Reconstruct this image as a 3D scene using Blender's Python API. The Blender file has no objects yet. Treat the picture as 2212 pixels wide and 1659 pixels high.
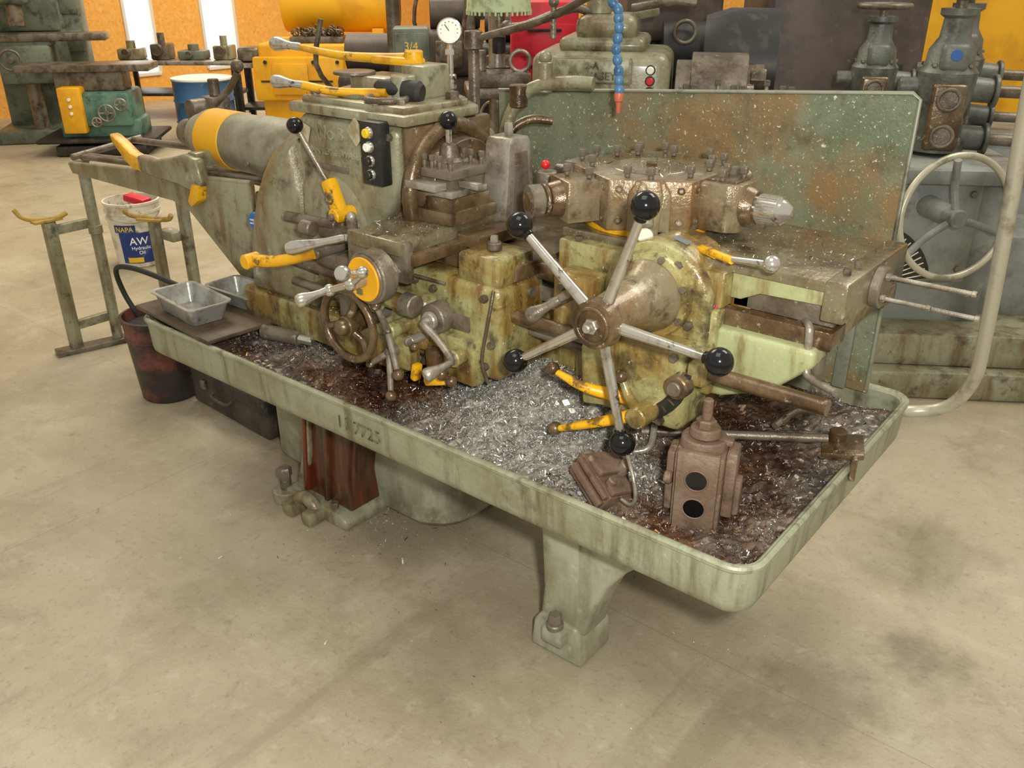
import bpy, bmesh, random
import numpy as np
from math import *
from mathutils import Vector, Matrix, Euler
random.seed(7); rng=np.random.default_rng(5)
SC=bpy.context.scene; COL=SC.collection
V=Vector
# ---------------------------------------------------------------- colours / materials
def lin(c):
    return tuple(((x/255.)/12.92 if x/255.<=.04045 else ((x/255.+.055)/1.055)**2.4) for x in c)+(1.,)
def mat(name,base,spots=(),rough=.5,metal=0.,bump=None,emit=0.,spec=.5,coat=0.):
    m=bpy.data.materials.new(name);m.use_nodes=True;N=m.node_tree.nodes;L=m.node_tree.links
    b=N['Principled BSDF'];b.inputs['Roughness'].default_value=rough;b.inputs['Metallic'].default_value=metal
    b.inputs['Specular IOR Level'].default_value=spec
    if coat>0: b.inputs['Coat Weight'].default_value=coat;b.inputs['Coat Roughness'].default_value=.12
    tc=N.new('ShaderNodeTexCoord')
    prev=None
    def noise(sc,det,stretch,rgh=.65):
        mp=N.new('ShaderNodeMapping');mp.inputs['Scale'].default_value=stretch
        mp.inputs['Location'].default_value=(random.random()*9,random.random()*9,random.random()*9)
        L.new(tc.outputs['Object'],mp.inputs['Vector'])
        n=N.new('ShaderNodeTexNoise');n.inputs['Scale'].default_value=sc;n.inputs['Detail'].default_value=det
        n.inputs['Roughness'].default_value=rgh;L.new(mp.outputs[0],n.inputs['Vector']);return n
    b.inputs['Base Color'].default_value=lin(base)
    for s in spots:
        col,sc,lo,hi=s[:4];st=s[4] if len(s)>4 else (1,1,1);amt=s[5] if len(s)>5 else 1.
        n=noise(sc,7,st)
        r=N.new('ShaderNodeMapRange');r.interpolation_type='SMOOTHSTEP';r.inputs[1].default_value=lo;r.inputs[2].default_value=hi;r.inputs[4].default_value=amt
        L.new(n.outputs['Fac'],r.inputs[0])
        mx=N.new('ShaderNodeMix');mx.data_type='RGBA'
        if prev is None: mx.inputs[6].default_value=lin(base)
        else: L.new(prev,mx.inputs[6])
        mx.inputs[7].default_value=lin(col);L.new(r.outputs[0],mx.inputs[0]);prev=mx.outputs[2]
    if prev is not None: L.new(prev,b.inputs['Base Color'])
    if emit>0:
        b.inputs['Emission Color'].default_value=lin(base);b.inputs['Emission Strength'].default_value=emit
    if bump:
        n=noise(bump[0],5,(1,1,1));bp=N.new('ShaderNodeBump');bp.inputs['Strength'].default_value=bump[1];bp.inputs['Distance'].default_value=.01
        L.new(n.outputs['Fac'],bp.inputs['Height']);L.new(bp.outputs[0],b.inputs['Normal'])
    return m
OIL=(104,72,32);DK=(50,39,26)
RUN=(1,1,.2);I1=(1,1,1)
green=mat('green_paint',(170,176,130),[((144,136,84),5,.42,.68),(OIL,14,.48,.70,RUN,.85),(DK,14,.55,.75,I1,.7),((204,206,176),60,.62,.74,I1,.6)],.32,.05,(60,.2),coat=.3)
greenoil=mat('oily_green_paint',(166,164,112),[((144,120,62),5,.38,.62),((108,74,30),16,.44,.64,RUN,.9),(DK,10,.50,.69,I1,.85),((72,50,24),34,.54,.69,I1,.7),((224,218,196),90,.64,.71,I1,.85)],.22,.1,(50,.35),coat=.6)  # last spot layer: small pale highlights painted into the colour
greengrey=mat('grey_green_paint',(150,149,124),[((124,118,88),5,.40,.64),((104,78,42),13,.47,.68,RUN,.85),(DK,13,.53,.72,I1,.8),((64,52,34),40,.58,.72,I1,.6),((180,178,156),30,.60,.74,I1,.6)],.32,.1,(60,.25),coat=.3)
closer=mat('closer_grey_paint',(148,147,128),[((124,118,94),6,.42,.66),((98,80,52),9,.52,.72,I1,.7)],.38,.1,(60,.15))
pangreen=mat('pan_paint',(156,159,134),[((130,128,100),3,.42,.66),((90,82,58),18,.48,.70,(1,1,.12),.8),((56,49,36),8,.55,.74,I1,.8),((188,190,164),40,.60,.74,I1,.5)],.40,.05,(70,.2))
leg_rust=mat('rust_stained_leg',(80,50,32),[((104,48,24),5,.42,.62,(1.5,1.5,.2)),((144,92,38),12,.57,.72,(1.5,1.5,.12),.8),((44,24,17),9,.46,.62,(1.5,1.5,.2)),((110,106,84),7,.60,.74,(1,1,.3),.5)],.25,.1,(50,.25),coat=.4)
leggreen=mat('leg_paint',(166,168,146),[((138,134,108),4,.42,.66),((88,82,62),8,.52,.76,I1,.8),((96,90,70),6,.46,.72,(1,1,.3),.7),((190,192,170),30,.58,.74,I1,.5)],.45,.05,(70,.2))
steel=mat('worn_steel',(168,162,148),[((116,104,86),8,.42,.64),((74,58,42),12,.54,.74,I1,.8),((206,202,192),40,.60,.72,I1,.7)],.26,.45,(80,.2))
dsteel=mat('dark_steel',(122,113,98),[((88,76,60),8,.42,.62),((54,43,30),12,.52,.70,I1,.9),((176,170,154),50,.62,.72,I1,.7)],.30,.3,(80,.25))
brsteel=mat('oily_brown_steel',(118,98,70),[((86,64,40),6,.4,.6),((50,37,25),11,.50,.70,I1,.9),((180,168,140),50,.60,.70,I1,.75)],.2,.3,(60,.25),coat=.4)
slidem=mat('oily_slide_steel',(132,123,96),[((102,86,58),5,.4,.62),((60,48,34),9,.50,.70,I1,.9),((184,176,152),60,.58,.69,I1,.75),((232,228,212),150,.64,.70)],.2,.3,(60,.2),coat=.4)
turm=mat('turret_metal',(136,123,96),[((120,88,50),5,.44,.64),((76,53,30),8,.47,.67,(1,1,.4),.9),((192,182,154),20,.58,.72,I1,.7),((46,36,25),14,.52,.70,I1,.85)],.2,.25,(60,.3),coat=.5)
chrome=mat('polished_steel',(210,206,196),[((146,136,116),12,.5,.66),((90,76,58),20,.62,.7)],.15,.85)
yellow=mat('yellow_paint',(230,172,24),[((192,136,20),9,.45,.64),((86,62,28),14,.56,.66,I1,.9),((60,50,40),25,.62,.70,I1,.8)],.3,0,(60,.2))
yelclean=mat('yellow_machine_paint',(232,172,22),[((212,152,20),3,.45,.65),((120,80,20),9,.66,.76,I1,.7)],.4)
black=mat('black_plastic',(14,14,15),(),.12)
blackp=mat('black_paint',(34,33,31),[((66,60,52),12,.5,.68)],.45)
rubber=mat('rubber',(38,36,34),(),.6)
rustb=mat('rusty_tool_steel',(130,111,94),[((108,87,70),8,.42,.6),((76,58,44),16,.52,.68,I1,.9),((158,141,122),30,.58,.7,I1,.7)],.48,.1,(90,.3))
guardm=mat('splash_guard_paint',(132,138,114),[((106,118,92),3.5,.4,.62),((144,112,72),2.4,.47,.66,I1,.85),((98,88,62),7,.52,.74,I1,.75),((84,78,58),24,.54,.72,I1,.55),((218,212,190),85,.615,.67),((238,224,180),150,.635,.69)],.32,.1,(120,.25),coat=.2)
guardrim=mat('splash_guard_edge',(138,140,122),[((80,76,60),7,.5,.68)],.4,.2)
alum=mat('aluminium_tray',(176,176,170),[((132,130,122),12,.45,.65),((95,90,80),20,.6,.7)],.32,.5,(60,.1))
bluep=mat('blue_plastic',(74,118,156),[((44,84,122),20,.5,.65)],.35)
orange=mat('orange_nozzle',(190,100,72),(),.4)
redp=mat('red_plastic',(200,30,32),(),.3)
white=mat('white_plastic',(222,216,198),[((178,166,134),9,.48,.66),((108,92,70),14,.57,.69)],.45)
cream=mat('cream_dial',(235,232,215),(),.4)
pink=mat('pink_sticker',(232,44,100),(),.5)
paper=mat('paper_tag',(186,180,150),[((140,125,90),10,.5,.66)],.7)
bluest=mat('blue_sticker',(40,100,175),(),.5)
fadeblue=mat('faded_blue_sticker',(104,122,136),[((120,104,76),20,.45,.6)],.5)
ylbtn=mat('yellow_button',(226,190,40),(),.3)
whitebtn=mat('white_button',(235,238,225),(),.3)
navy=mat('blue_label',(24,52,120),[((60,90,150),9,.55,.65)],.5)
whitepaint=mat('white_marking',(238,238,232),(),.6)
blackmark=mat('black_marking',(66,66,50),[((124,126,100),30,.46,.62)],.7)
yelmark=mat('yellow_marking',(232,196,60),(),.6)
greymark=mat('raised_letter_paint',(162,161,136),[((118,112,84),20,.42,.62)],.4,.1)
palegreen=mat('pale_green_shade',(190,204,160),[((150,160,120),20,.45,.65)],.5)
darkbrown=mat('dark_cabinet_paint',(86,74,66),[((66,56,50),4,.4,.6),((104,90,80),14,.6,.7)],.5)
grmach=mat('grey_machine_paint',(140,143,138),[((110,112,106),4,.42,.64),((76,74,68),8,.54,.74,I1,.8)],.42,0,(60,.2))
grdark=mat('dark_grey_casting',(112,115,108),[((82,82,72),6,.42,.64),((58,52,44),10,.52,.72,I1,.85),((164,166,156),30,.62,.72,I1,.6)],.36,.1,(60,.25))
sgreen=mat('shop_machine_green',(110,116,98),[((82,88,74),4,.42,.62),((52,54,44),8,.50,.70)],.45)
teal=mat('teal_machine_paint',(100,136,122),[((72,104,92),5,.45,.62),((54,58,48),9,.54,.70)],.4)
bluedr=mat('blue_drum_paint',(62,106,154),[((46,86,134),4,.45,.62),((100,120,136),16,.62,.72)],.35)
redm=mat('red_machine_paint',(206,26,50),[((170,18,36),4,.45,.65)],.4)
casem=mat('black_case',(74,66,57),[((48,43,38),6,.42,.62),((98,88,76),20,.58,.7)],.6,0,(60,.4))
redbuck=mat('sooty_red_bucket',(50,44,42),[((128,68,58),4,.46,.64,(1,1,1.2)),((30,27,26),8,.5,.7)],.45)
woodd=mat('oily_board',(92,76,60),[((60,46,34),6,.42,.6)],.5)
tubem=mat('galvanised_tube',(186,182,162),[((134,128,106),9,.5,.68)],.35,.3)
hk=mat('hook_yellow',(176,144,68),[((128,100,54),12,.48,.64)],.5)
lbly=mat('label_yellow',(235,190,40),(),.5)
# ---------------------------------------------------------------- mesh builder
WL={}
def quat(d):
    d=V(d).normalized()
    if d.z>.9999: return Matrix.Identity(3)
    return d.to_track_quat('Z','Y').to_matrix()
class M:
    def __init__(s,*mats): s.bm=bmesh.new();s.mats=list(mats)
    def _mg(s,tb,mi):
        for f in tb.faces: f.material_index=mi
        me=bpy.data.meshes.new('t');tb.to_mesh(me);tb.free();s.bm.from_mesh(me);bpy.data.meshes.remove(me);return s
    def _bev(s,tb,bev,seg=2,ang=30):
        if bev>0:
            es=[e for e in tb.edges if len(e.link_faces)==2 and e.calc_face_angle(0)>radians(ang)]
            if es: bmesh.ops.bevel(tb,geom=es,offset=bev,segments=seg,profile=.5,affect='EDGES',clamp_overlap=True)
    def box(s,c,size,rot=(0,0,0),bev=.004,mi=0,seg=2,taper=1.):
        tb=bmesh.new();bmesh.ops.create_cube(tb,size=1.)
        for v in tb.verts:
            k=taper if v.co.z>0 else 1.
            v.co=V((v.co.x*size[0]*k,v.co.y*size[1]*k,v.co.z*size[2]))
        s._bev(tb,min(bev,min(size)*.45),seg)
        tb.transform(Matrix.Translation(V(c))@Euler([radians(a) for a in rot]).to_matrix().to_4x4());return s._mg(tb,mi)
    def b2(s,x0,x1,y0,y1,z0,z1,bev=.004,mi=0,seg=2):
        return s.box(((x0+x1)/2,(y0+y1)/2,(z0+z1)/2),(abs(x1-x0),abs(y1-y0),abs(z1-z0)),bev=bev,mi=mi,seg=seg)
    def rev(s,prof,o,d,seg=28,mi=0,cap=True,a0=0,a1=360):
        q=quat(d).to_4x4()
        tb=bmesh.new();rings=[];full=(a1-a0)>=360;n=seg if full else seg+1
        for (t,r) in prof:
            rings.append([tb.verts.new((max(r,1e-5)*cos(radians(a0+(a1-a0)*i/seg)),max(r,1e-5)*sin(radians(a0+(a1-a0)*i/seg)),t)) for i in range(n)])
        for A,B in zip(rings,rings[1:]):
            for i in range(n if full else n-1):
                j=(i+1)%n
                tb.faces.new((A[i],A[j],B[j],B[i]))
        if cap:
            tb.faces.new(list(reversed(rings[0])));tb.faces.new(rings[-1])
        tb.transform(Matrix.Translation(V(o))@q)
        if full: bmesh.ops.recalc_face_normals(tb,faces=tb.faces)
        return s._mg(tb,mi)
    def cyl(s,p0,p1,r0,r1=None,seg=24,mi=0,bev=None):
        p0=V(p0);p1=V(p1);L=(p1-p0).length;r1=r0 if r1 is None else r1
        b=min(.003,L*.2,min(r0,r1)*.3) if bev is None else bev
        return s.rev([(0,r0-b),(b,r0),(L-b,r1),(L,r1-b)] if b>0 else [(0,r0),(L,r1)],p0,p1-p0,seg,mi)
    def sph(s,c,r,mi=0,sc=(1,1,1),seg=20,rot=(0,0,0)):
        tb=bmesh.new();bmesh.ops.create_uvsphere(tb,u_segments=seg,v_segments=seg//2+2,radius=r)
        tb.transform(Matrix.Translation(V(c))@Euler([radians(a) for a in rot]).to_matrix().to_4x4()@Matrix.Diagonal(V((*sc,1))));return s._mg(tb,mi)
    def tube(s,pts,r,mi=0,seg=12,smooth=0,rf=None):
        P=[V(p) for p in pts]
        if smooth:
            Q=[P[0]+(P[0]-P[1])]+P+[P[-1]+(P[-1]-P[-2])];R=[]
            for i in range(1,len(Q)-2):
                for k in range(smooth):
                    t=k/smooth;a,b,c,d=Q[i-1],Q[i],Q[i+1],Q[i+2]
                    R.append(.5*((2*b)+(-a+c)*t+(2*a-5*b+4*c-d)*t*t+(-a+3*b-3*c+d)*t**3))
            R.append(P[-1]);P=R
        tb=bmesh.new();rings=[];up=None
        for i,p in enumerate(P):
            t=(P[min(i+1,len(P)-1)]-P[max(i-1,0)]).normalized()
            if up is None: up=t.orthogonal().normalized()
            up=(up-t*up.dot(t)).normalized();sd=t.cross(up)
            rr=r if rf is None else r*rf(i/(len(P)-1))
            rings.append([tb.verts.new(p+(up*cos(2*pi*k/seg)+sd*sin(2*pi*k/seg))*rr) for k in range(seg)])
        for A,B in zip(rings,rings[1:]):
            for k in range(seg): tb.faces.new((A[k],A[(k+1)%seg],B[(k+1)%seg],B[k]))
        tb.faces.new(rings[0]);tb.faces.new(rings[-1]);bmesh.ops.recalc_face_normals(tb,faces=tb.faces);return s._mg(tb,mi)
    def prism(s,poly,ax,a,b,bev=.004,mi=0,seg=2,ang=30):
        f={'x':lambda u,v,w:(w,u,v),'y':lambda u,v,w:(u,w,v),'z':lambda u,v,w:(u,v,w)}[ax]
        tb=bmesh.new();A=[tb.verts.new(f(u,v,a)) for u,v in poly];B=[tb.verts.new(f(u,v,b)) for u,v in poly]
        n=len(poly)
        for i in range(n): tb.faces.new((A[i],A[(i+1)%n],B[(i+1)%n],B[i]))
        tb.faces.new(A);tb.faces.new(B);bmesh.ops.recalc_face_normals(tb,faces=tb.faces)
        s._bev(tb,bev,seg,ang);return s._mg(tb,mi)
    def loops(s,Ls,mi=0,cap=(True,True)):
        tb=bmesh.new();R=[[tb.verts.new(p) for p in l] for l in Ls];n=len(R[0])
        for A,B in zip(R,R[1:]):
            for i in range(n): tb.faces.new((A[i],A[(i+1)%n],B[(i+1)%n],B[i]))
        if cap[0]: tb.faces.new(list(reversed(R[0])))
        if cap[1]: tb.faces.new(R[-1])
        bmesh.ops.recalc_face_normals(tb,faces=tb.faces);return s._mg(tb,mi)
    def tor(s,c,n,R,r,mi=0,seg=40,ss=12,a0=0,a1=360):
        q=quat(n)
        k=seg;pts=[V(c)+q@V((R*cos(radians(a0+(a1-a0)*i/k)),R*sin(radians(a0+(a1-a0)*i/k)),0)) for i in range(k+1)]
        tb=bmesh.new();rings=[];Z=q@V((0,0,1))
        full=(a1-a0)>=360
        for i,p in enumerate(pts[:k] if full else pts):
            rad=(p-V(c)).normalized()
            rings.append([tb.verts.new(p+(rad*cos(2*pi*j/ss)+Z*sin(2*pi*j/ss))*r) for j in range(ss)])
        m=len(rings)
        for i in range(m if full else m-1):
            A=rings[i];B=rings[(i+1)%m]
            for j in range(ss): tb.faces.new((A[j],A[(j+1)%ss],B[(j+1)%ss],B[j]))
        if not full: tb.faces.new(rings[0]);tb.faces.new(rings[-1])
        bmesh.ops.recalc_face_normals(tb,faces=tb.faces);return s._mg(tb,mi)
    def hexb(s,c,d,r,h,mi=0,sides=6):
        return s.rev([(0,r),(h*.8,r),(h,r*.85)],c,d,sides,mi)
    def done(s,name,parent=None,label=None,cat=None,sharp=35,group=None,kind=None,xf=None):
        if xf is not None: s.bm.transform(xf)
        me=bpy.data.meshes.new(name);co=[v.co.copy() for v in s.bm.verts]
        mn=V([min(c[i] for c in co) for i in range(3)]);mxx=V([max(c[i] for c in co) for i in range(3)])
        o=(mn+mxx)/2
        if parent is None: o.z=mn.z
        bmesh.ops.translate(s.bm,verts=s.bm.verts,vec=-o)
        s.bm.to_mesh(me);s.bm.free()
        for p in me.polygons: p.use_smooth=True
        me.set_sharp_from_angle(angle=radians(sharp))
        for m in s.mats: me.materials.append(m)
        return link(name,me,o,parent,label,cat,group,kind)
def link(name,data,o,parent=None,label=None,cat=None,group=None,kind=None):
    ob=bpy.data.objects.new(name,data);ob.location=o;COL.objects.link(ob);WL[ob.name]=V(o)
    if parent is not None:
        ob.parent=parent;ob.matrix_parent_inverse=Matrix.Translation(-WL[parent.name])
    if label: ob['label']=label
    if cat: ob['category']=cat
    if group: ob['group']=group
    if kind: ob['kind']=kind
    return ob
def thing(name,loc,label,cat,group=None):
    e=link(name,None,V(loc),None,label,cat,group);e.empty_display_size=.1;return e
def text(body,name,parent,org,xdir,ydir,h,m,ext=.001,font_bold=0,bend=None):
    cu=bpy.data.curves.new('t','FONT');cu.body=body;cu.size=h*1.38;cu.extrude=ext;cu.align_x='CENTER';cu.offset=.0006*h/.05*font_bold
    t=bpy.data.objects.new('t',cu);COL.objects.link(t);bpy.context.view_layer.update()
    me=bpy.data.meshes.new_from_object(t);bpy.data.objects.remove(t);bpy.data.curves.remove(cu)
    X=V(xdir).normalized();Y=V(ydir).normalized();Z=X.cross(Y)
    if bend:
        cx,cy,R,a=bend
        for v in me.vertices:
            an=a+v.co.x/R;rr=R+v.co.z;v.co=V((cx+rr*cos(an),cy+rr*sin(an),org[2]+v.co.y))
        o=V((cx,cy,org[2]))
        for v in me.vertices: v.co-=o
    else:
        o=V(org)
        for v in me.vertices: v.co=X*v.co.x+Y*v.co.y+Z*v.co.z
    me.materials.clear();me.materials.append(m)
    return link(name,me,o,parent)
def dup(src,delta,parent=None):
    o=src.copy();o.location=src.location+V(delta);COL.objects.link(o);WL[o.name]=WL[src.name]+V(delta)
    if parent is not None: o.parent=parent;o.matrix_parent_inverse=Matrix.Translation(-WL[parent.name])
    return o
def egg(mb,p0,p1,r,mi=0):
    p0=V(p0);p1=V(p1);L=(p1-p0).length
    mb.rev([(0,r*.45),(.08*L,r*.55),(.3*L,r*.5),(.5*L,r*.62),(.75*L,r*.95),(.88*L,r),(.96*L,r*.8),(L,r*.2)],p0,p1-p0,18,mi);return mb
def rr(x0,x1,y0,y1,r,z,n=8):
    P=[]
    for cx,cy,a in ((x1-r,y1-r,0),(x0+r,y1-r,90),(x0+r,y0+r,180),(x1-r,y0+r,270)):
        for i in range(n+1):
            t=radians(a+90*i/n);P.append((cx+r*cos(t),cy+r*sin(t),z))
    return P
# ---------------------------------------------------------------- camera
cam=bpy.data.cameras.new('camera');cam.lens=1900/2212*36;cam.sensor_width=36;cam.clip_start=.02
co=bpy.data.objects.new('camera',cam);COL.objects.link(co);co.location=(0,0,1.6)
co.rotation_euler=(radians(90)-atan(911/1905.),0,radians(129-90));SC.camera=co
# ---------------------------------------------------------------- room
def floor_mat():
    m=bpy.data.materials.new('concrete_floor');m.use_nodes=True;N=m.node_tree.nodes;L=m.node_tree.links
    b=N['Principled BSDF'];tc=N.new('ShaderNodeTexCoord')
    prev=None;base=(176,165,140)
    def mixin(fac,col):
        nonlocal prev
        mx=N.new('ShaderNodeMix');mx.data_type='RGBA';mx.inputs[7].default_value=lin(col)
        if prev is None: mx.inputs[6].default_value=lin(base)
        else: L.new(prev,mx.inputs[6])
        L.new(fac,mx.inputs[0]);prev=mx.outputs[2]
    def nz(sc,st=(1,1,1),rg=.68,dist=.3,rot=0):
        n=N.new('ShaderNodeTexNoise');n.inputs['Scale'].default_value=sc;n.inputs['Detail'].default_value=10;n.inputs['Roughness'].default_value=rg;n.inputs['Distortion'].default_value=dist
        mp=N.new('ShaderNodeMapping');mp.inputs['Location'].default_value=(sc*3.1,sc*1.7,0);mp.inputs['Scale'].default_value=st;mp.inputs['Rotation'].default_value=(0,0,radians(rot));L.new(tc.outputs['Object'],mp.inputs[0]);L.new(mp.outputs[0],n.inputs[0]);return n
    for col,sc,lo,hi,amt,st,rot in (((156,144,118),.9,.38,.64,.9,(1,1,1),0),((188,179,156),2.4,.46,.70,.7,(1,1,1),0),((142,131,107),3.4,.50,.74,.7,(1,1,1),0),((116,105,84),1.5,.56,.80,.7,(1,1,1),0),((194,186,166),16,.54,.74,.5,(1,1,1),0),((124,113,90),50,.53,.72,.5,(1,1,1),0),((204,197,178),140,.58,.72,.5,(1,1,1),0),((98,88,70),8,.60,.76,.55,(1,1,1),0),((78,69,55),95,.66,.74,.65,(1,1,1),0),((128,117,94),4,.54,.70,.45,(1,.10,1),25),((192,184,162),5,.56,.72,.4,(.12,1,1),-10)):
        n=nz(sc,st,rot=rot)
        r=N.new('ShaderNodeMapRange');r.interpolation_type='SMOOTHSTEP';r.inputs[1].default_value=lo;r.inputs[2].default_value=hi;r.inputs[4].default_value=amt;L.new(n.outputs[0],r.inputs[0]);mixin(r.outputs[0],col)
    dn=N.new('ShaderNodeTexNoise');dn.inputs['Scale'].default_value=5;dn.inputs['Detail'].default_value=8;dn.inputs['Roughness'].default_value=.7;L.new(tc.outputs['Object'],dn.inputs[0])
    dv=N.new('ShaderNodeVectorMath');dv.operation='MULTIPLY_ADD';dv.inputs[1].default_value=(.5,.5,0);L.new(dn.outputs['Color'],dv.inputs[0]);L.new(tc.outputs['Object'],dv.inputs[2])
    for (x,y,r0,amt) in ((-.43,1.66,.24,.46),(-.40,2.46,.30,.40),(-1.75,1.62,.42,.5),(-2.3,1.5,.3,.45),(-1.2,1.25,.34,.28),(-.55,1.15,.18,.3),(-1.0,1.6,.4,.3),(-1.9,.95,.22,.25),(.25,2.3,.3,.35),(-3.2,1.7,.4,.3),(-.25,2.0,.18,.45),(-.9,.9,.12,.3),(-1.5,.7,.2,.2)):
        s=N.new('ShaderNodeVectorMath');s.operation='DISTANCE';s.inputs[1].default_value=(x+.25,y+.25,0);L.new(dv.outputs[0],s.inputs[0])
        r=N.new('ShaderNodeMapRange');r.interpolation_type='SMOOTHSTEP';r.inputs[1].default_value=r0;r.inputs[2].default_value=r0*.15;r.inputs[3].default_value=0;r.inputs[4].default_value=amt;L.new(s.outputs['Value'],r.inputs[0]);mixin(r.outputs[0],(92,82,64))
    sx=N.new('ShaderNodeSeparateXYZ');L.new(tc.outputs['Object'],sx.inputs[0])
    facs=[]
    for i,(ax,val) in enumerate(((0,-2.56),(1,1.66),(1,5.6),(0,-6.5))):
        a=N.new('ShaderNodeMath');a.operation='ADD';a.inputs[1].default_value=-val;L.new(sx.outputs[ax],a.inputs[0])
        c=N.new('ShaderNodeMath');c.operation='COMPARE';c.inputs[1].default_value=0;c.inputs[2].default_value=.0018;L.new(a.outputs[0],c.inputs[0]);facs.append(c.outputs[0])
    p=facs[0]
    for q in facs[1:]:
        a=N.new('ShaderNodeMath');a.operation='MAXIMUM';L.new(p,a.inputs[0]);L.new(q,a.inputs[1]);p=a.outputs[0]
    k=N.new('ShaderNodeMath');k.operation='MULTIPLY';k.inputs[1].default_value=.30;L.new(p,k.inputs[0]);mixin(k.outputs[0],(100,90,70))
    L.new(prev,b.inputs['Base Color']);b.inputs['Roughness'].default_value=.5
    n=N.new('ShaderNodeTexNoise');n.inputs['Scale'].default_value=90;n.inputs['Detail'].default_value=6;L.new(tc.outputs['Object'],n.inputs[0])
    bp=N.new('ShaderNodeBump');bp.inputs['Strength'].default_value=.15;bp.inputs['Distance'].default_value=.01;L.new(n.outputs[0],bp.inputs['Height']);L.new(bp.outputs[0],b.inputs['Normal'])
    return m
f=M(floor_mat());f.b2(-11.1,6,-4,12.1,-.1,0,bev=0);fo=f.done('floor',kind='structure')
me=fo.data
for v in me.vertices: v.co+=fo.location
fo.location=(0,0,0)
osb=mat('osb_board',(228,164,72),[((238,184,100),18,.45,.68,I1,.8),((200,134,58),26,.52,.70,I1,.7),((240,200,130),45,.6,.72,I1,.6)],.7)
w=M(osb)
for a,b in [(-4,6.05),(6.42,7.12),(7.62,12.1)]: w.b2(-11.1,-11,a,b,0,3.2,bev=0)
for a,b in ((6.05,6.42),(7.12,7.62)):
    w.b2(-11.1,-11,a,b,0,.35,bev=0);w.b2(-11.1,-11,a,b,2.6,3.2,bev=0)
w.done('wall_west',kind='structure')
w=M(osb);w.b2(-11.1,6,12,12.1,0,3.2,bev=0);w.done('wall_north',kind='structure')
daylight=mat('daylight_glass',(235,240,246),(),.3,emit=1.8)
wtrim=mat('window_trim',(220,216,206),(),.5)
for i,(a,b) in enumerate(((6.05,6.42),(7.12,7.62))):
    w=M(daylight,wtrim);w.b2(-11.08,-11.06,a,b,.35,2.6,bev=0)
    for q in (a,b): w.b2(-11.09,-10.98,q-.02,q+.02,.33,2.62,bev=.002,mi=1)
    w.b2(-11.09,-10.97,a,b,.31,.35,bev=.002,mi=1);w.b2(-11.07,-11.03,a,b,1.45,1.48,bev=.002,mi=1);w.done('window_%d'%(i+1),kind='structure')

# ================================================================= TURRET LATHE
LA=thing('turret_lathe',(-1.5,1.75,0),'large worn green turret lathe with oily chip pan on concrete floor','turret lathe')
X0,X1,Y0,Y1=-2.52,-.475,1.268,2.20
p=M(pangreen,dsteel)
seq=[(.05,.486),(.012,.490),(.003,.500),(0,.514),(-.004,.590),(-.010,.596),(-.010,.603),(-.003,.607),(.005,.606),(.010,.600),(.013,.545),(.03,.537)]
p.loops([rr(X0+i,X1-i,Y0+i,Y1-i,max(.055-i,.02),z) for i,z in seq],0)
pr=[(x,y,.602) for x,y,_ in rr(X0-.004,X1+.004,Y0-.004,Y1+.004,.055,0)];p.tube(pr+[pr[0]],.0072,0,8)
p.done('chip_pan',LA,'dented grey-green sheet pan with rolled rim')
text('11 7725','painted_number',LA,(-1.52,1.2634,.530),(1,0,0),(0,0,1),.036,blackmark,.0003)
# --- legs
p=M(leggreen,dsteel)
p.b2(-1.07,-.73,1.37,2.05,.425,.49,bev=.02,seg=3)
p.prism([(-1.065,.09),(-1.055,.20),(-1.05,.44),(-.735,.44),(-.745,.41),(-.78,.38),(-.825,.335),(-.87,.27),(-.90,.20),(-.925,.09)],'y',1.425,1.53,bev=.016,seg=3,ang=25)
poly=[(1.435,.10),(1.43,.18),(1.41,.43),(2.05,.43),(2.03,.10),(1.93,.10),(1.90,.2),(1.82,.32),(1.72,.36),(1.62,.32),(1.555,.2),(1.54,.10)]
p.prism(poly,'x',-1.055,-.945,bev=.008)
for y in (1.415,1.93):
    p.prism([(-1.085,0),(-1.075,.085),(-1.055,.115),(-.945,.115),(-.93,.085),(-.925,0)],'y',y,y+.135,bev=.010,seg=3)
    p.cyl((-1.0,y+.03,.1),(-1.0,y+.03,.135),.013,mi=1)
p.cyl((-1.0,1.405,.1),(-1.0,1.405,.118),.022,mi=1);p.hexb((-1.0,1.405,.115),(0,0,1),.017,.03,mi=1);p.b2(-1.03,-.965,1.385,1.43,.06,.105,bev=.008)
p.done('pedestal_leg',LA,'green cast iron leg sweeping down to a bolted foot')
p=M(leg_rust,leggreen,dsteel,greengrey)
p.prism([(-2.11,.045),(-2.055,.20),(-2.02,.49),(-1.78,.49),(-1.83,.3),(-1.86,.15),(-1.845,.045)],'y',1.48,1.80,bev=.010,seg=3,ang=15)
for y in (1.49,1.62,1.75): p.box((-1.838,y+.016,.25),(.03,.020,.44),rot=(0,9,0),bev=.006)
for x in (-2.03,-1.93): p.box((x+.01,1.474,.27),(.018,.03,.42),rot=(0,6,0),bev=.006,mi=0)
p.prism([(-2.095,.05),(-2.045,.20),(-2.015,.49),(-1.98,.49),(-2.01,.2),(-2.055,.05)],'y',1.466,1.484,bev=.004,mi=3)
p.prism([(-2.15,0),(-2.15,.03),(-2.12,.055),(-1.86,.055),(-1.83,.03),(-1.83,0)],'y',1.44,1.84,bev=.010,mi=3)
p.tor((-2.0,1.43,.02),(0,-1,0),.045,.022,mi=3,seg=20,a0=0,a1=180)
p.b2(-2.07,-2.02,1.38,1.48,0,.05,bev=.012,mi=3);p.b2(-1.975,-1.93,1.38,1.48,0,.05,bev=.012,mi=3)
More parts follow.
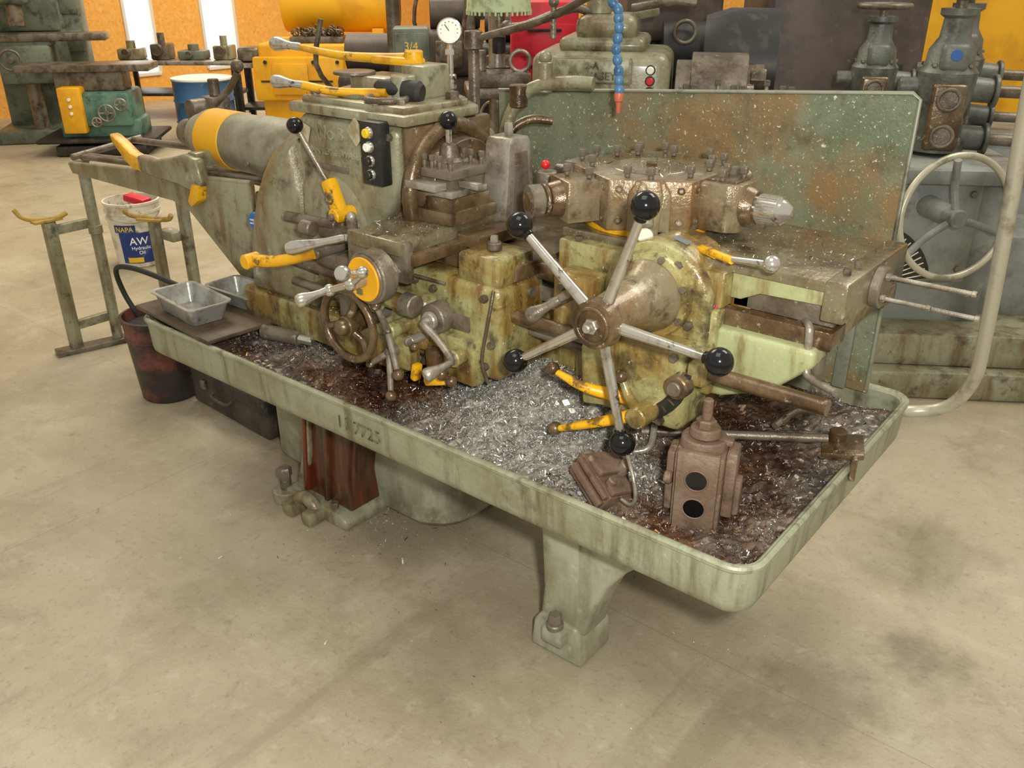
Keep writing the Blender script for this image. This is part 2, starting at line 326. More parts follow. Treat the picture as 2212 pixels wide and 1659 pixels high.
p.cyl((-2.13,1.45,.03),(-2.13,1.45,.10),.018,mi=2);p.hexb((-2.13,1.45,.09),(0,0,1),.024,.03,mi=2);p.cyl((-2.13,1.45,.0),(-2.13,1.45,.04),.045,mi=3)
p.hexb((-1.90,1.46,.05),(0,0,1),.014,.025,mi=2);p.hexb((-1.85,1.81,.05),(0,0,1),.016,.03,mi=2)
p.done('pedestal_leg',LA,'dark rust-brown oily pedestal leg with levelling foot')
p=M(leggreen)
p.loops([rr(-2.44+i,-1.56-i,1.60+i,2.12-i,.13,z) for i,z in ((.03,.0),(.012,.01),(.0,.03),(0,.49))])
p.done('coolant_sump',LA,'rounded pale green coolant tank')
# --- bed
p=M(greenoil,brsteel,dsteel,green)
prof=[(-2.36,.50),(-.88,.50),(-.84,.79),(-.68,.81),(-.60,.84),(-.53,.90),(-.52,.955),(-2.36,.955)]
p.prism(prof,'y',1.63,1.93,bev=.006)
p.b2(-2.3,-.50,1.585,1.66,.925,.965,bev=.004,mi=1);p.b2(-2.3,-.50,1.89,1.97,.925,.965,bev=.004,mi=1)
p.b2(-2.3,-.52,1.60,1.64,.865,.905,bev=.004,mi=2);p.b2(-2.3,-.9,1.60,1.64,.76,.80,bev=.006,mi=0)
for x in (-1.36,-1.1): p.b2(x,x+.03,1.60,1.64,.55,.93,bev=.006)
p.prism([(-.84,.765),(-.70,.78),(-.60,.82),(-.52,.895),(-.52,.93),(-.84,.93)],'y',1.56,1.635,bev=.010,mi=3,seg=3)
p.done('lathe_bed',LA,'oily cast bed with dark steel ways')
# --- headstock
p=M(greengrey,brsteel,greenoil,dsteel)
hs=[(-1.90,.66),(-1.58,.70),(-1.545,.99),(-1.545,1.10),(-1.95,1.10),(-2.0,1.06),(-2.09,1.02),(-2.15,.97),(-2.175,.90),(-2.185,.66)]
p.prism(hs,'y',1.54,1.94,bev=.02,seg=4)
p.b2(-1.94,-1.545,1.52,1.77,1.05,1.257,bev=.015,seg=3);p.b2(-1.90,-1.58,1.75,1.90,1.05,1.20,bev=.03,seg=3)
p.prism([(-1.93,1.25),(-1.56,1.25),(-1.56,1.13),(-1.60,1.04),(-1.66,.98),(-1.75,.93),(-1.87,.90),(-1.97,.90),(-1.97,1.08),(-1.945,1.17)],'y',1.49,1.60,bev=.024,seg=5)
p.sph((-1.84,1.53,.98),.16,0,sc=(1.2,.42,1.0),seg=32);p.sph((-1.80,1.52,.86),.12,2,sc=(1.3,.45,.9),seg=28)
def bellc(k,y,ex=0):
    P=[(-1.93,1.20),(-1.985,1.195),(-2.03,1.165),(-2.08,1.105),(-2.125,1.03),(-2.16,.95),(-2.188,.85),(-2.205,.76),(-2.21,.70),(-1.90,.70),(-1.88,.95)]
    cx,cz=-2.02,.90
    return [(cx+(x-cx)*k,y,cz+(z-cz)*k) for x,z in P]
p.loops([bellc(1,1.90),bellc(1,1.56),bellc(.985,1.52),bellc(.94,1.49),bellc(.86,1.467),bellc(.74,1.452),bellc(.5,1.445)])
p.b2(-2.24,-1.55,1.46,1.95,.615,.72,bev=.014,mi=2)
p.prism([(-1.955,1.485),(-1.525,1.485),(-1.525,1.75),(-1.60,1.80),(-1.955,1.80)],'z',1.252,1.277,bev=.006)
p.prism([(-1.93,1.51),(-1.55,1.51),(-1.55,1.74),(-1.61,1.78),(-1.93,1.78)],'z',1.274,1.292,bev=.006)
p.b2(-1.555,-1.528,1.50,1.80,.99,1.25,bev=.008,mi=1)
p.tor((-1.525,1.645,1.085),(1,0,0),.155,.020,mi=1,seg=56)
p.cyl((-1.54,1.645,1.085),(-1.475,1.645,1.085),.135,.128,mi=1,seg=48)
p.cyl((-1.49,1.645,1.085),(-1.455,1.645,1.085),.085,.075,mi=3,seg=32)
for a in (45,135,225,315): p.box((-1.468,1.645+.095*cos(radians(a)),1.085+.095*sin(radians(a))),(.03,.05,.03),rot=(a,0,0),bev=.004,mi=3)
for x,z in ((-1.92,1.225),(-1.58,1.225)): p.hexb((x,1.488,z),(0,-1,0),.010,.012,mi=3)
for x,z in ((-2.14,.80),(-2.03,.78),(-2.09,1.0)): p.hexb((x,1.474,z),(0,-1,0),.009,.014,mi=3)
HS=p.done('headstock',LA,'grey-green cast headstock with brown oil stains',sharp=40)
text('No 3','raised_lettering',HS,(-1.80,1.4895,1.195),(1,0,0),(0,0,1),.036,greymark,.002,.6)
text('WARNER & SWASEY','raised_lettering',HS,(-1.792,1.4895,1.155),(1,0,0),(0,0,1),.0175,greymark,.002,.6)
p=M(dsteel);p.b2(-1.90,-1.74,1.486,1.49,1.115,1.13,bev=.001);p.done('name_plate',HS)
p=M(paper);p.box((-1.905,1.486,1.205),(.05,.002,.045),rot=(0,20,0),bev=0);p.done('paper_tag',HS,'torn tan paper tag')
p=M(paper);p.box((-1.70,1.486,1.225),(.05,.002,.05),rot=(0,45,0),bev=0);p.done('paper_tag',HS,'square tan paper tag')
p=M(bluest);p.cyl((-2.14,1.478,.93),(-2.14,1.462,.93),.026);p.done('blue_sticker',HS)
text('ready to\nauctions','sticker_text',HS,(-2.14,1.461,.932),(1,0,0),(0,0,1),.007,whitepaint,.0003)
p=M(blackp);p.b2(-1.652,-1.580,1.455,1.49,1.11,1.262,bev=.005);p.done('control_panel',HS,'black push button box')
for z,m_,r in ((1.236,ylbtn,.013),(1.203,whitebtn,.012),(1.17,blackp,.012),(1.137,blackp,.012)):
    p=M(chrome,m_);p.cyl((-1.616,1.456,z),(-1.616,1.447,z),.0145,.0135,mi=0);p.cyl((-1.616,1.449,z),(-1.616,1.438,z),r*.85,mi=1);p.done('push_button',HS)
p=M(steel);p.cyl((-1.765,1.455,1.07),(-1.84,1.42,1.225),.0075,.006);p.done('lever_rod',HS)
p=M(black);p.sph((-1.845,1.416,1.235),.021);p.done('lever_knob',HS)
p=M(yellow,dsteel);p.box((-1.752,1.448,1.055),(.04,.03,.11),rot=(0,-24,0),bev=.008);p.cyl((-1.735,1.49,1.02),(-1.735,1.42,1.02),.020,mi=0);p.hexb((-1.735,1.42,1.02),(0,-1,0),.009,.01,mi=1);p.tor((-1.757,1.433,1.06),(0,1,0),.012,.003,mi=1);p.done('lever_boss',HS,'chipped yellow lever clamp')
p=M(greengrey,dsteel,yellow,chrome)
p.cyl((-1.78,1.66,1.29),(-1.78,1.66,1.305),.12,seg=40,mi=0)
p.b2(-1.84,-1.71,1.60,1.72,1.30,1.34,bev=.008);p.b2(-1.70,-1.62,1.65,1.75,1.29,1.37,bev=.008)
p.cyl((-1.84,1.62,1.34),(-1.84,1.62,1.348),.055,mi=1,seg=32);p.cyl((-1.66,1.62,1.29),(-1.66,1.62,1.35),.032)
p.tor((-1.66,1.56,1.30),(0,0,1),.05,.008,mi=1);p.hexb((-1.57,1.70,1.29),(0,0,1),.018,.02,mi=1);p.hexb((-1.92,1.55,1.29),(0,0,1),.012,.014,mi=1);p.hexb((-1.60,1.55,1.29),(0,0,1),.012,.014,mi=1)
p.done('gear_selector',HS)
p=M(yellow);p.tube([(-2.16,1.70,1.385),(-1.98,1.70,1.372),(-1.80,1.70,1.375),(-1.70,1.70,1.38)],.014,smooth=4,rf=lambda t:.65+.5*t);p.box((-1.76,1.70,1.372),(.16,.05,.022),bev=.008);p.cyl((-1.70,1.70,1.345),(-1.70,1.70,1.40),.024);p.done('shift_lever',HS,'long yellow shift lever')
p=M(chrome);egg(p,(-2.15,1.70,1.385),(-2.28,1.70,1.39),.021);p.done('lever_handle',HS)
p=M(yellow);p.tube([(-1.93,1.52,1.315),(-1.82,1.54,1.305),(-1.68,1.58,1.31)],.011,smooth=4);p.box((-1.78,1.553,1.305),(.18,.030,.012),rot=(0,0,15),bev=.005);p.done('shift_lever',HS,'yellow shift lever')
p=M(chrome);egg(p,(-1.92,1.52,1.315),(-2.03,1.50,1.32),.018);p.done('lever_handle',HS)
p=M(rubber);p.rev([(0,.008),(.01,.016),(.06,.018),(.075,.012),(.08,.026),(.12,.028),(.13,.02)],(-1.72,1.58,1.325),(1,.35,-.12),20);p.done('rubber_grip',HS,'black rubber grip')
# --- collet closer
p=M(closer,yelclean,dsteel)
p.rev([(0,.060),(.008,.072),(.05,.078),(.055,.088),(.07,.093),(.36,.094),(.365,.098),(.84,.099),(.90,.10)],(-2.80,1.75,1.065),(1,0,0),44)
p.rev([(0,.092),(.003,.0965),(.135,.0965),(.138,.092)],(-2.71,1.75,1.065),(1,0,0),44,mi=1)
p.rev([(0,.03),(.004,.045),(.10,.05)],(-2.89,1.75,1.065),(1,0,0),28,mi=2)
for a in range(0,360,60): p.hexb((-2.80,1.75+.06*cos(radians(a)),1.065+.06*sin(radians(a))),(-1,0,0),.008,.012,mi=2)
p.cyl((-2.42,1.66,1.03),(-2.42,1.652,1.03),.012,mi=2)
p.done('collet_closer',LA,'grey cylinder with broad yellow band')
p=M(yellow,greengrey)
p.prism([(-3.10,1.03),(-3.115,1.06),(-3.06,1.04),(-2.99,1.005),(-2.93,.995),(-2.93,.945),(-2.99,.95),(-3.03,.97)],'y',1.575,1.62,bev=.010,mi=0)
p.prism([(-2.95,1.003),(-2.84,1.0),(-2.74,1.02),(-2.66,1.04),(-2.59,1.03),(-2.57,.95),(-2.63,.92),(-2.72,.935),(-2.85,.938),(-2.95,.948)],'y',1.575,1.618,bev=.012,mi=1,seg=3)
p.prism([(-2.62,.95),(-2.58,.95),(-2.59,.90),(-2.64,.87),(-2.66,.885)],'y',1.57,1.615,bev=.006,mi=0)
p.box((-2.64,1.66,1.02),(.05,.12,.05),bev=.008,mi=1)
p.done('feed_lever',LA,'forked arm with yellow hook end')
p=M(dsteel);p.b2(-3.02,-2.94,1.90,1.98,.86,1.16,bev=.01);p.cyl((-3.0,1.84,1.12),(-3.0,1.92,1.12),.035);p.cyl((-2.98,1.94,1.16),(-2.98,1.94,1.22),.02);p.b2(-2.99,-2.4,1.90,1.95,.87,.92,bev=.006);p.tube([(-2.85,1.85,1.15),(-2.80,1.88,1.20),(-2.76,1.9,1.26)],.012,smooth=3);p.sph((-2.76,1.9,1.28),.022);p.done('bar_support',LA)
p=M(greengrey)
p.prism([(-3.52,.895),(-2.34,.985),(-2.34,.66),(-2.44,.655),(-2.56,.74),(-2.70,.84),(-2.80,.862),(-3.50,.862)],'y',1.60,1.62,bev=.003)
p.tube([(-3.52,1.61,.895),(-2.34,1.61,.985)],.010)
p.done('rail_bracket',LA,'grey tapered plate bracket')
p=M(dsteel)
p.tube([(-3.78,1.80,.864),(-2.22,1.80,.97)],.014);p.tube([(-3.78,2.02,.90),(-2.22,2.0,.985)],.014);p.tube([(-3.5,1.66,.915),(-2.2,1.66,.995)],.011)
p.cyl((-3.80,1.80,.863),(-3.76,1.80,.866),.022);p.tube([(-3.78,1.74,.867),(-3.78,2.06,.905)],.014)
p.done('stock_rail',LA)
# --- carriage
p=M(greenoil,brsteel,dsteel,steel)
p.b2(-1.50,-1.205,1.44,1.62,.70,.935,bev=.022,seg=4)
p.b2(-1.60,-1.40,1.40,1.55,.735,.88,bev=.026,seg=4)
p.b2(-1.42,-1.26,1.415,1.46,.68,.80,bev=.012)
p.b2(-1.64,-1.20,1.50,1.98,.935,.975,bev=.01,mi=1)
p.b2(-1.34,-1.21,1.45,1.58,.93,1.0,bev=.012)
p.cyl((-1.275,1.51,1.0),(-1.275,1.51,1.02),.018,mi=2);p.hexb((-1.275,1.51,1.02),(0,0,1),.01,.014,mi=3)
p.cyl((-1.63,1.37,.87),(-1.42,1.37,.87),.022,mi=0);p.cyl((-1.56,1.345,.87),(-1.50,1.345,.87),.03,mi=0);p.cyl((-1.44,1.37,.87),(-1.40,1.37,.87),.028,mi=2)
p.cyl((-1.36,1.42,.845),(-1.36,1.38,.845),.038,mi=2);p.cyl((-1.36,1.38,.845),(-1.36,1.365,.845),.022,mi=3)
p.cyl((-1.47,1.41,.80),(-1.47,1.34,.80),.02,mi=0);p.cyl((-1.48,1.40,.74),(-1.48,1.35,.74),.016,mi=2)
p.cyl((-1.53,1.41,.82),(-1.53,1.36,.82),.014,mi=2);p.cyl((-1.42,1.41,.78),(-1.42,1.36,.78),.012,mi=3);p.cyl((-1.30,1.42,.76),(-1.30,1.38,.76),.022,mi=0)
p.b2(-1.50,-1.43,1.37,1.41,.69,.78,bev=.010);p.b2(-1.40,-1.36,1.39,1.43,.70,.76,bev=.008,mi=1)
p.tube([(-1.22,1.44,.93),(-1.22,1.42,.86),(-1.24,1.42,.76),(-1.23,1.43,.70)],.004,mi=2,smooth=3);p.tube([(-1.5,1.42,.92),(-1.44,1.41,.93),(-1.36,1.43,.92)],.004,mi=2,smooth=3)
for x,z in ((-1.24,.91),(-1.24,.74),(-1.30,.72),(-1.40,.90),(-1.56,.76),(-1.44,.70),(-1.22,.80),(-1.46,.91)): p.hexb((x,1.435,z),(0,-1,0),.010,.012,mi=2)
CA=p.done('carriage_apron',LA,'oily green gear housing under the cross slide')
p=M(dsteel);p.b2(-1.345,-1.27,1.411,1.415,.825,.862,bev=.001);p.done('name_plate',CA)
def ball_lever(par,a,b,r=.006,rb=.013,m1=None,m2=None,nm='feed_lever'):
    p=M(m1 or steel,m2 or brsteel);p.cyl(a,b,r*1.3,r,mi=0);p.sph(b,rb,mi=1);p.sph(a,r*1.9,mi=0);return p.done(nm,par)
ball_lever(CA,(-1.47,1.34,.80),(-1.40,1.30,.72),.007,.014)
ball_lever(CA,(-1.47,1.34,.80),(-1.46,1.30,.88),.007,.012)
ball_lever(CA,(-1.48,1.35,.74),(-1.43,1.30,.655),.007,.014)
ball_lever(CA,(-1.48,1.35,.74),(-1.53,1.33,.70),.007,.012)
ball_lever(CA,(-1.42,1.36,.78),(-1.37,1.33,.79),.006,.010)
ball_lever(CA,(-1.30,1.38,.76),(-1.285,1.33,.745),.008,.016)
p=M(yellow);p.box((-1.345,1.375,.695),(.07,.03,.022),rot=(0,-18,0),bev=.006);p.box((-1.41,1.37,.70),(.018,.025,.045),rot=(0,12,0),bev=.005);p.done('trip_lever',CA,'chipped yellow trip lever')
ball_lever(CA,(-1.33,1.38,.70),(-1.285,1.36,.715),.007,.014)
p=M(steel);p.tube([(-1.36,1.37,.845),(-1.36,1.35,.845),(-1.31,1.345,.82),(-1.26,1.335,.79),(-1.25,1.32,.785)],.009,smooth=3);egg(p,(-1.25,1.33,.786),(-1.275,1.26,.765),.017);p.done('crank_handle',CA)
hc=V((-1.565,1.30,.805))
p=M(brsteel);p.tor(hc,(0,1,0),.088,.0105);p.cyl(hc+V((0,-.015,0)),hc+V((0,.10,0)),.026,.022)
p.sph(hc+V((0,-.018,0)),.022)
for a in (75,195,315):
    d=V((cos(radians(a)),0,sin(radians(a))));p.tube([hc+d*.018,hc+d*.05+V((0,.012,0)),hc+d*.086],.009,smooth=3)
p.done('handwheel',LA,'brown steel carriage handwheel')
p=M(slidem,dsteel,brsteel)
p.b2(-1.60,-1.385,1.36,1.80,.972,.998,bev=.004,mi=2)
p.b2(-1.575,-1.41,1.335,1.82,.997,1.032,bev=.005,mi=0)
p.b2(-1.60,-1.40,1.345,1.372,.93,1.028,bev=.006,mi=1)
p.b2(-1.505,-1.485,1.34,1.815,1.031,1.034,bev=.0,mi=2)
p.b2(-1.40,-1.33,1.52,1.70,.985,1.015,bev=.004,mi=2)
p.done('cross_slide',LA,'worn steel cross slide')
p=M(dsteel,yelclean,steel)
dc=V((-1.455,1.27,.955))
p.cyl(dc+V((0,0,0)),dc+V((0,.045,0)),.062,.062,mi=0,seg=40);p.cyl(dc+V((0,-.005,0)),dc+V((0,.004,0)),.056,.056,mi=0,seg=40)
p.cyl(dc+V((0,-.011,0)),dc+V((0,0,0)),.052,.050,mi=1,seg=36);p.cyl(dc+V((0,.04,0)),dc+V((0,.09,0)),.03,mi=2)
p.box(dc+V((-.01,-.012,-.03)),(.018,.004,.014),mi=0,bev=.001);p.cyl(dc+V((0,-.04,0)),dc,.016,mi=2)
p.done('feed_dial',LA,'round dial with yellow face')
p=M(chrome)
a=dc+V((0,-.045,0));p.tube([a+V((.045,0,.035)),a,a+V((-.07,0,-.03))],.009,smooth=3);p.sph(a,.017);egg(p,a+V((.03,-.005,.03)),a+V((.055,-.075,.055)),.018);p.sph(a+V((.042,0,.035)),.014)
p.sph(a+V((-.075,0,-.032)),.015);egg(p,a+V((-.075,0,-.03)),a+V((-.10,-.08,-.045)),.017)
p.done('ball_crank',LA,'polished steel double ball crank')
p=M(yellow);p.tube([(-1.94,1.30,.895),(-1.85,1.32,.905),(-1.72,1.34,.945)],.016,smooth=4,rf=lambda t:1.1-.25*t);p.cyl((-1.94,1.28,.893),(-1.94,1.325,.893),.02);p.done('clutch_lever',LA,'long chipped yellow lever')
p=M(chrome);egg(p,(-1.62,1.36,1.0),(-1.78,1.30,.955),.019);p.tube([(-1.62,1.36,1.0),(-1.60,1.40,1.0)],.009);p.done('clutch_handle',LA)
p=M(dsteel,steel);p.cyl((-1.78,1.42,.975),(-1.60,1.42,.995),.018);p.cyl((-1.93,1.42,.99),(-1.72,1.42,1.0),.014);p.cyl((-1.64,1.40,1.0),(-1.64,1.40,1.035),.014);p.sph((-1.64,1.40,1.04),.013,1);p.cyl((-1.72,1.34,.945),(-1.72,1.47,.945),.014);p.cyl((-1.78,1.36,1.0),(-1.74,1.36,1.0),.02);p.cyl((-1.95,1.44,.86),(-1.45,1.44,.86),.016);p.cyl((-1.95,1.44,.80),(-1.45,1.44,.80),.012);p.cyl((-1.80,1.43,.90),(-1.70,1.43,.90),.026);p.b2(-1.72,-1.66,1.40,1.5,.76,.93,bev=.01);p.done('control_shaft',LA)
# tool post
p=M(brsteel,dsteel,steel)
p.b2(-1.545,-1.40,1.50,1.67,1.032,1.065,bev=.004);p.b2(-1.535,-1.41,1.515,1.655,1.063,1.095,bev=.004,mi=0)
p.b2(-1.54,-1.41,1.515,1.645,1.095,1.112,bev=.003,mi=2);p.b2(-1.52,-1.43,1.535,1.625,1.11,1.14,bev=.003,mi=1);p.b2(-1.54,-1.41,1.515,1.645,1.138,1.16,bev=.003,mi=1)
p.rev([(0,.035),(.012,.035),(.02,.026),(.05,.02),(.055,.012)],(-1.475,1.58,1.158),(0,0,1),28,mi=1)
p.box((-1.475,1.495,1.125),(.10,.04,.018),bev=.002,mi=2);p.box((-1.39,1.56,1.125),(.06,.018,.016),bev=.002,mi=2)
TP=p.done('tool_post',LA,'square indexing tool post')
b0=None
for x in (-1.53,-1.505,-1.48,-1.455,-1.42):
    for y in (1.525,1.635):
        if b0 is None:
            p=M(dsteel);p.cyl((x,y,1.155),(x,y,1.178),.0055);p.box((x,y,1.184),(.011,.011,.014),bev=.001);b0=p.done('set_screw',TP)
        else: dup(b0,(x+1.53,y-1.525,0))
p=M(chrome,black);p.cyl((-1.475,1.58,1.20),(-1.47,1.575,1.25),.008);p.sph((-1.468,1.573,1.265),.022,mi=1);p.done('clamp_handle',TP,'black ball handle on steel stem')
p=M(steel,dsteel)
ox=-.035
p.prism([(1.67,.965),(1.80,.965),(1.775,1.20),(1.765,1.215),(1.70,1.215),(1.69,1.20)],'x',-1.42+ox,-1.34+ox,bev=.006)
p.prism([(1.695,1.03),(1.77,1.03),(1.755,1.18),(1.71,1.18)],'x',-1.342+ox,-1.336+ox,bev=.002,mi=1);p.b2(-1.44+ox,-1.30+ox,1.66,1.81,.963,.985,bev=.004,mi=1)
p.hexb((-1.38+ox,1.735,1.215),(0,0,1),.012,.03);p.done('rear_tool_block',LA,'tapered grey steel block')
# --- feed rods
p=M(brsteel);p.tube([(-1.42,1.50,.855),(-.46,1.50,.855)],.0165,seg=18);p.cyl((-.49,1.50,.855),(-.475,1.50,.855),.012);p.done('feed_rod',LA,'brown turned feed shaft')
p=M(dsteel);p.tube([(-2.2,1.56,.80),(-.9,1.56,.80)],.012);p.tube([(-2.2,1.56,.90),(-1.2,1.56,.90)],.012);p.done('lead_screw',LA)
# --- turret saddle & slide
p=M(greenoil,brsteel,slidem,green,dsteel)
p.b2(-1.13,-.72,1.56,1.99,.968,1.045,bev=.008)
p.prism([(-1.13,.89),(-1.0,.78),(-.98,.78),(-.72,.78),(-.72,.97),(-1.13,.97)],'y',1.545,1.585,bev=.008)
p.b2(-.735,-.675,1.612,1.67,.90,1.036,bev=.014,mi=0,seg=3)
p.b2(-1.14,-.51,1.59,1.93,1.04,1.062,bev=.003,mi=2)
p.prism([(-1.13,1.041),(-.515,1.041),(-.515,1.01),(-.66,1.005),(-.70,.985),(-1.13,.985)],'y',1.60,1.92,bev=.003,mi=3)
p.b2(-.72,-.51,1.612,1.90,.966,1.009,bev=.002,mi=4)
p.b2(-.53,-.485,1.584,1.936,.985,1.066,bev=.005,mi=2)
p.hexb((-.51,1.64,1.066),(0,0,1),.008,.012,mi=4);p.hexb((-.51,1.70,1.066),(0,0,1),.008,.012,mi=4)
for x in (-1.08,-.95,-.8): p.hexb((x,1.57,1.045),(0,0,1),.009,.010,mi=4)
SD=p.done('turret_slide',LA,'green saddle with flat steel slide')
p=M(dsteel,chrome);p.cyl((-.487,1.75,1.02),(-.465,1.75,1.02),.042,mi=0)
ST=p.done('stop_roll',LA)
for i in range(4):
    a=radians(90*i+25);y=1.75+.030*cos(a);z=1.02+.030*sin(a);e=(-.32,-.30,-.37,-.29)[i]
    p=M(steel);p.cyl((-.47,y,z),(e,y,z),.0045,seg=12);p.cyl((e-.010,y,z),(e,y,z),.006,seg=6);p.cyl((-.466,y,z),(-.455,y,z),.008,seg=6);p.done('stop_screw',ST)
# hex turret
tc=V((-1.015,1.755,0));R=.176
hexp=[(tc.x+R*cos(radians(30+60*i)),tc.y+R*sin(radians(30+60*i))) for i in range(6)]
p=M(turm,yellow,slidem,steel,brsteel)
p.cyl((tc.x,tc.y,1.06),(tc.x,tc.y,1.082),.148,.150,mi=1,seg=48)
p.prism(hexp,'z',1.078,1.187,bev=.003)
p.cyl((tc.x,tc.y,1.187),(tc.x,tc.y,1.189),.09,.088,mi=2,seg=48);p.hexb((tc.x,tc.y,1.189),(0,0,1),.014,.008,mi=4)
for i in range(6):
    a=radians(60*i);n=V((cos(a),sin(a),0));t=V((-n.y,n.x,0));c=tc+n*.1525
    for dz,dt in ((1.10,.065),(1.168,.065),(1.10,-.065),(1.168,-.065)):
        p.cyl(c+t*dt+V((0,0,dz))-n*.004,c+t*dt+V((0,0,dz))+n*.003,.0085,mi=4,seg=16);p.cyl(c+t*dt+V((0,0,dz)),c+t*dt+V((0,0,dz))+n*.0035,.004,mi=3,seg=6,bev=0)
HT=p.done('hexagon_turret',LA,'oil stained six sided tool turret')
sq=None
def screw(par,pos):
    global sq
    if sq is None:
        q=M(dsteel);q.cyl((0,0,0),(0,0,.010),.0065,seg=16);q.box((0,0,.017),(.014,.014,.016),bev=.0015);sq=q.done('square_head_screw',par)
        d=V(pos)+V((0,0,.0125))-sq.location;sq.location+=d;WL[sq.name]=sq.location.copy();return sq
    return dup(sq,V(pos)+V((0,0,.0125))-WL[sq.name],par)
for i in range(6):
    a=radians(60*i);n=V((cos(a),sin(a),0));t=V((-n.y,n.x,0))
    screw(HT,tc+n*.125+t*(-.05)+V((0,0,1.187)))
    if i in (0,2): screw(HT,tc+n*.125+t*.035+V((0,0,1.187)))
def holder(ang,kind):
    a=radians(ang);T=Matrix.Translation(tc+V((0,0,1.133)))@Matrix.Rotation(a,4,'Z')
    if kind=='drill':
        p=M(brsteel,turm,chrome)
        p.prism([(.151,-.055),(.151,.055),(.215,.055),(.24,.035),(.24,-.035),(.215,-.055)],'z',-.052,.05,bev=.005,seg=2,mi=1);p.box((.19,0,.03),(.07,.07,.05),bev=.004)
        p.cyl((.235,0,0),(.262,0,0),.045,.038,mi=0);p.done('tool_holder',HT,'brown steel boring holder',xf=T)
        p=M(steel,chrome);p.rev([(0,.022),(.004,.026),(.02,.026),(.022,.031),(.065,.031),(.068,.027),(.074,.027),(.092,.014),(.094,.010)],(.245,0,0),(1,0,0),36,mi=1)
        for i in range(28):
            b=2*pi*i/28;p.box((.288,.0312*cos(b),.0312*sin(b)),(.038,.002,.002),rot=(degrees(b),0,0),bev=0,mi=0)
        p.done('drill_chuck',HT,'knurled polished drill chuck',xf=T)
        for x,y in ((.17,.03),(.21,.03),(.19,-.03)): screw(HT,T@V((x,y,.052)))
    elif kind=='box':
        p=M(brsteel,turm,dsteel)
        p.box((.188,0,0),(.08,.10,.09),bev=.005,mi=1);p.cyl((.22,0,0),(.255,0,0),.042,.036,mi=0);p.cyl((.25,0,0),(.285,0,0),.028,mi=2);p.tor((.262,0,0),(1,0,0),.03,.006,mi=0)
        p.cyl((.27,.0,0),(.30,0,0),.036,mi=2,seg=30);p.cyl((.298,0,0),(.304,0,0),.02,mi=0)
        p.done('tool_holder',HT,'round nosed tool holder',xf=T)
        for x,y in ((.17,.03),(.20,-.02)): screw(HT,T@V((x,y,.046)))
    elif kind=='clamp':
        p=M(brsteel,white,steel,turm)
        p.prism([(-.045,-.05),(.045,-.05),(.045,.03),(.03,.055),(-.03,.055),(-.045,.03)],'x',.151,.175,bev=.003,mi=3)
        p.prism([(-.022,-.055),(.022,-.055),(.028,.03),(.02,.062),(-.02,.062),(-.028,.03)],'x',.173,.191,bev=.003,mi=3)
        p.cyl((.17,0,-.055),(.20,-.005,-.052),.017,mi=1);p.hexb((.191,0,.02),(1,0,0),.011,.012,mi=2);p.tube([(.19,0,-.02),(.20,0,-.03)],.012,mi=2)
        p.done('tool_holder',HT,'flat clamping bracket with bolts',xf=T);screw(HT,T@V((.168,0,.06)))
    else:
        p=M(dsteel,brsteel);p.box((.178,0,0),(.06,.11,.10),bev=.006);p.cyl((.2,0,0),(.26,0,0),.03,mi=1);p.done('tool_holder',HT,xf=T)
        for y in (.03,-.03): screw(HT,T@V((.17,y,.052)))
holder(0,'drill');holder(240,'box');holder(300,'clamp');holder(180,'box2');holder(120,'b');holder(60,'b')
p=M(dsteel,redp);p.tube([(-1.22,1.70,1.12),(-1.25,1.68,1.14)],.006);p.cyl((-1.26,1.69,1.10),(-1.26,1.69,1.155),.026,.024,mi=0);p.sph((-1.262,1.685,1.17),.011,mi=1);p.done('binder_lever',HT,'small lever with red ball knob')
# --- turret apron
p=M(greenoil,brsteel,dsteel,turm)
arc=[(-.862+.130*cos(radians(a)),.965+.125*sin(radians(a))) for a in range(0,181,15)]
body=[(-.745,.76),(-.732,.80)]+arc+[(-.995,.80),(-.975,.72),(-.80,.70)]
p.prism(body,'y',1.535,1.68,bev=.018,seg=4,ang=40)
p.rev([(0,.092),(.012,.094),(.028,.090),(.032,.080)],(-.865,1.545,.98),(0,-1,0),48,mi=0)
p.rev([(0,.078),(.01,.076),(.03,.062),(.07,.052),(.11,.047),(.16,.043),(.18,.042)],(-.865,1.515,.98),(0,-1,0),40,mi=3)
p.b2(-.99,-.745,1.475,1.6,.71,.90,bev=.018,seg=3)
p.prism([(-.985,.86),(-.90,.90),(-.90,.735),(-.975,.72)],'y',1.45,1.48,bev=.008)
p.b2(-1.10,-.99,1.50,1.60,.84,.99,bev=.012,mi=0)
p.cyl((-.745,1.475,.83),(-.745,1.44,.83),.026,mi=1);p.cyl((-.745,1.44,.83),(-.745,1.43,.83),.016,mi=2)
p.b2(-.74,-.70,1.47,1.56,.83,.88,bev=.008,mi=0);p.cyl((-.72,1.50,.87),(-.72,1.50,.905),.018,mi=0)
for a in range(20,360,52): p.hexb((-.865+.085*cos(radians(a)),1.516,.98+.085*sin(radians(a))),(0,-1,0),.008,.008,mi=2)
for x,y,z in ((-1.07,1.50,.96),(-1.02,1.50,.87),(-.97,1.475,.74),(-.79,1.475,.73),(-.77,1.475,.88),(-.775,1.535,.93),(-.81,1.535,1.05),(-.93,1.535,1.05)): p.hexb((x,y,z),(0,-1,0),.010,.012,mi=2)
AP=p.done('turret_apron',LA,'oil streaked green gear housing with domed top')
p=M(blackp,brsteel)
tb=[]
for a in range(-70,21,10): tb.append((-.86+.135*cos(radians(a-20)),.855+.135*sin(radians(a-20))))
inn=[(-.86+.105*cos(radians(a-20)),.855+.105*sin(radians(a-20))) for a in range(20,-71,-10)]
p.prism(tb+inn,'y',1.458,1.468,bev=.001)
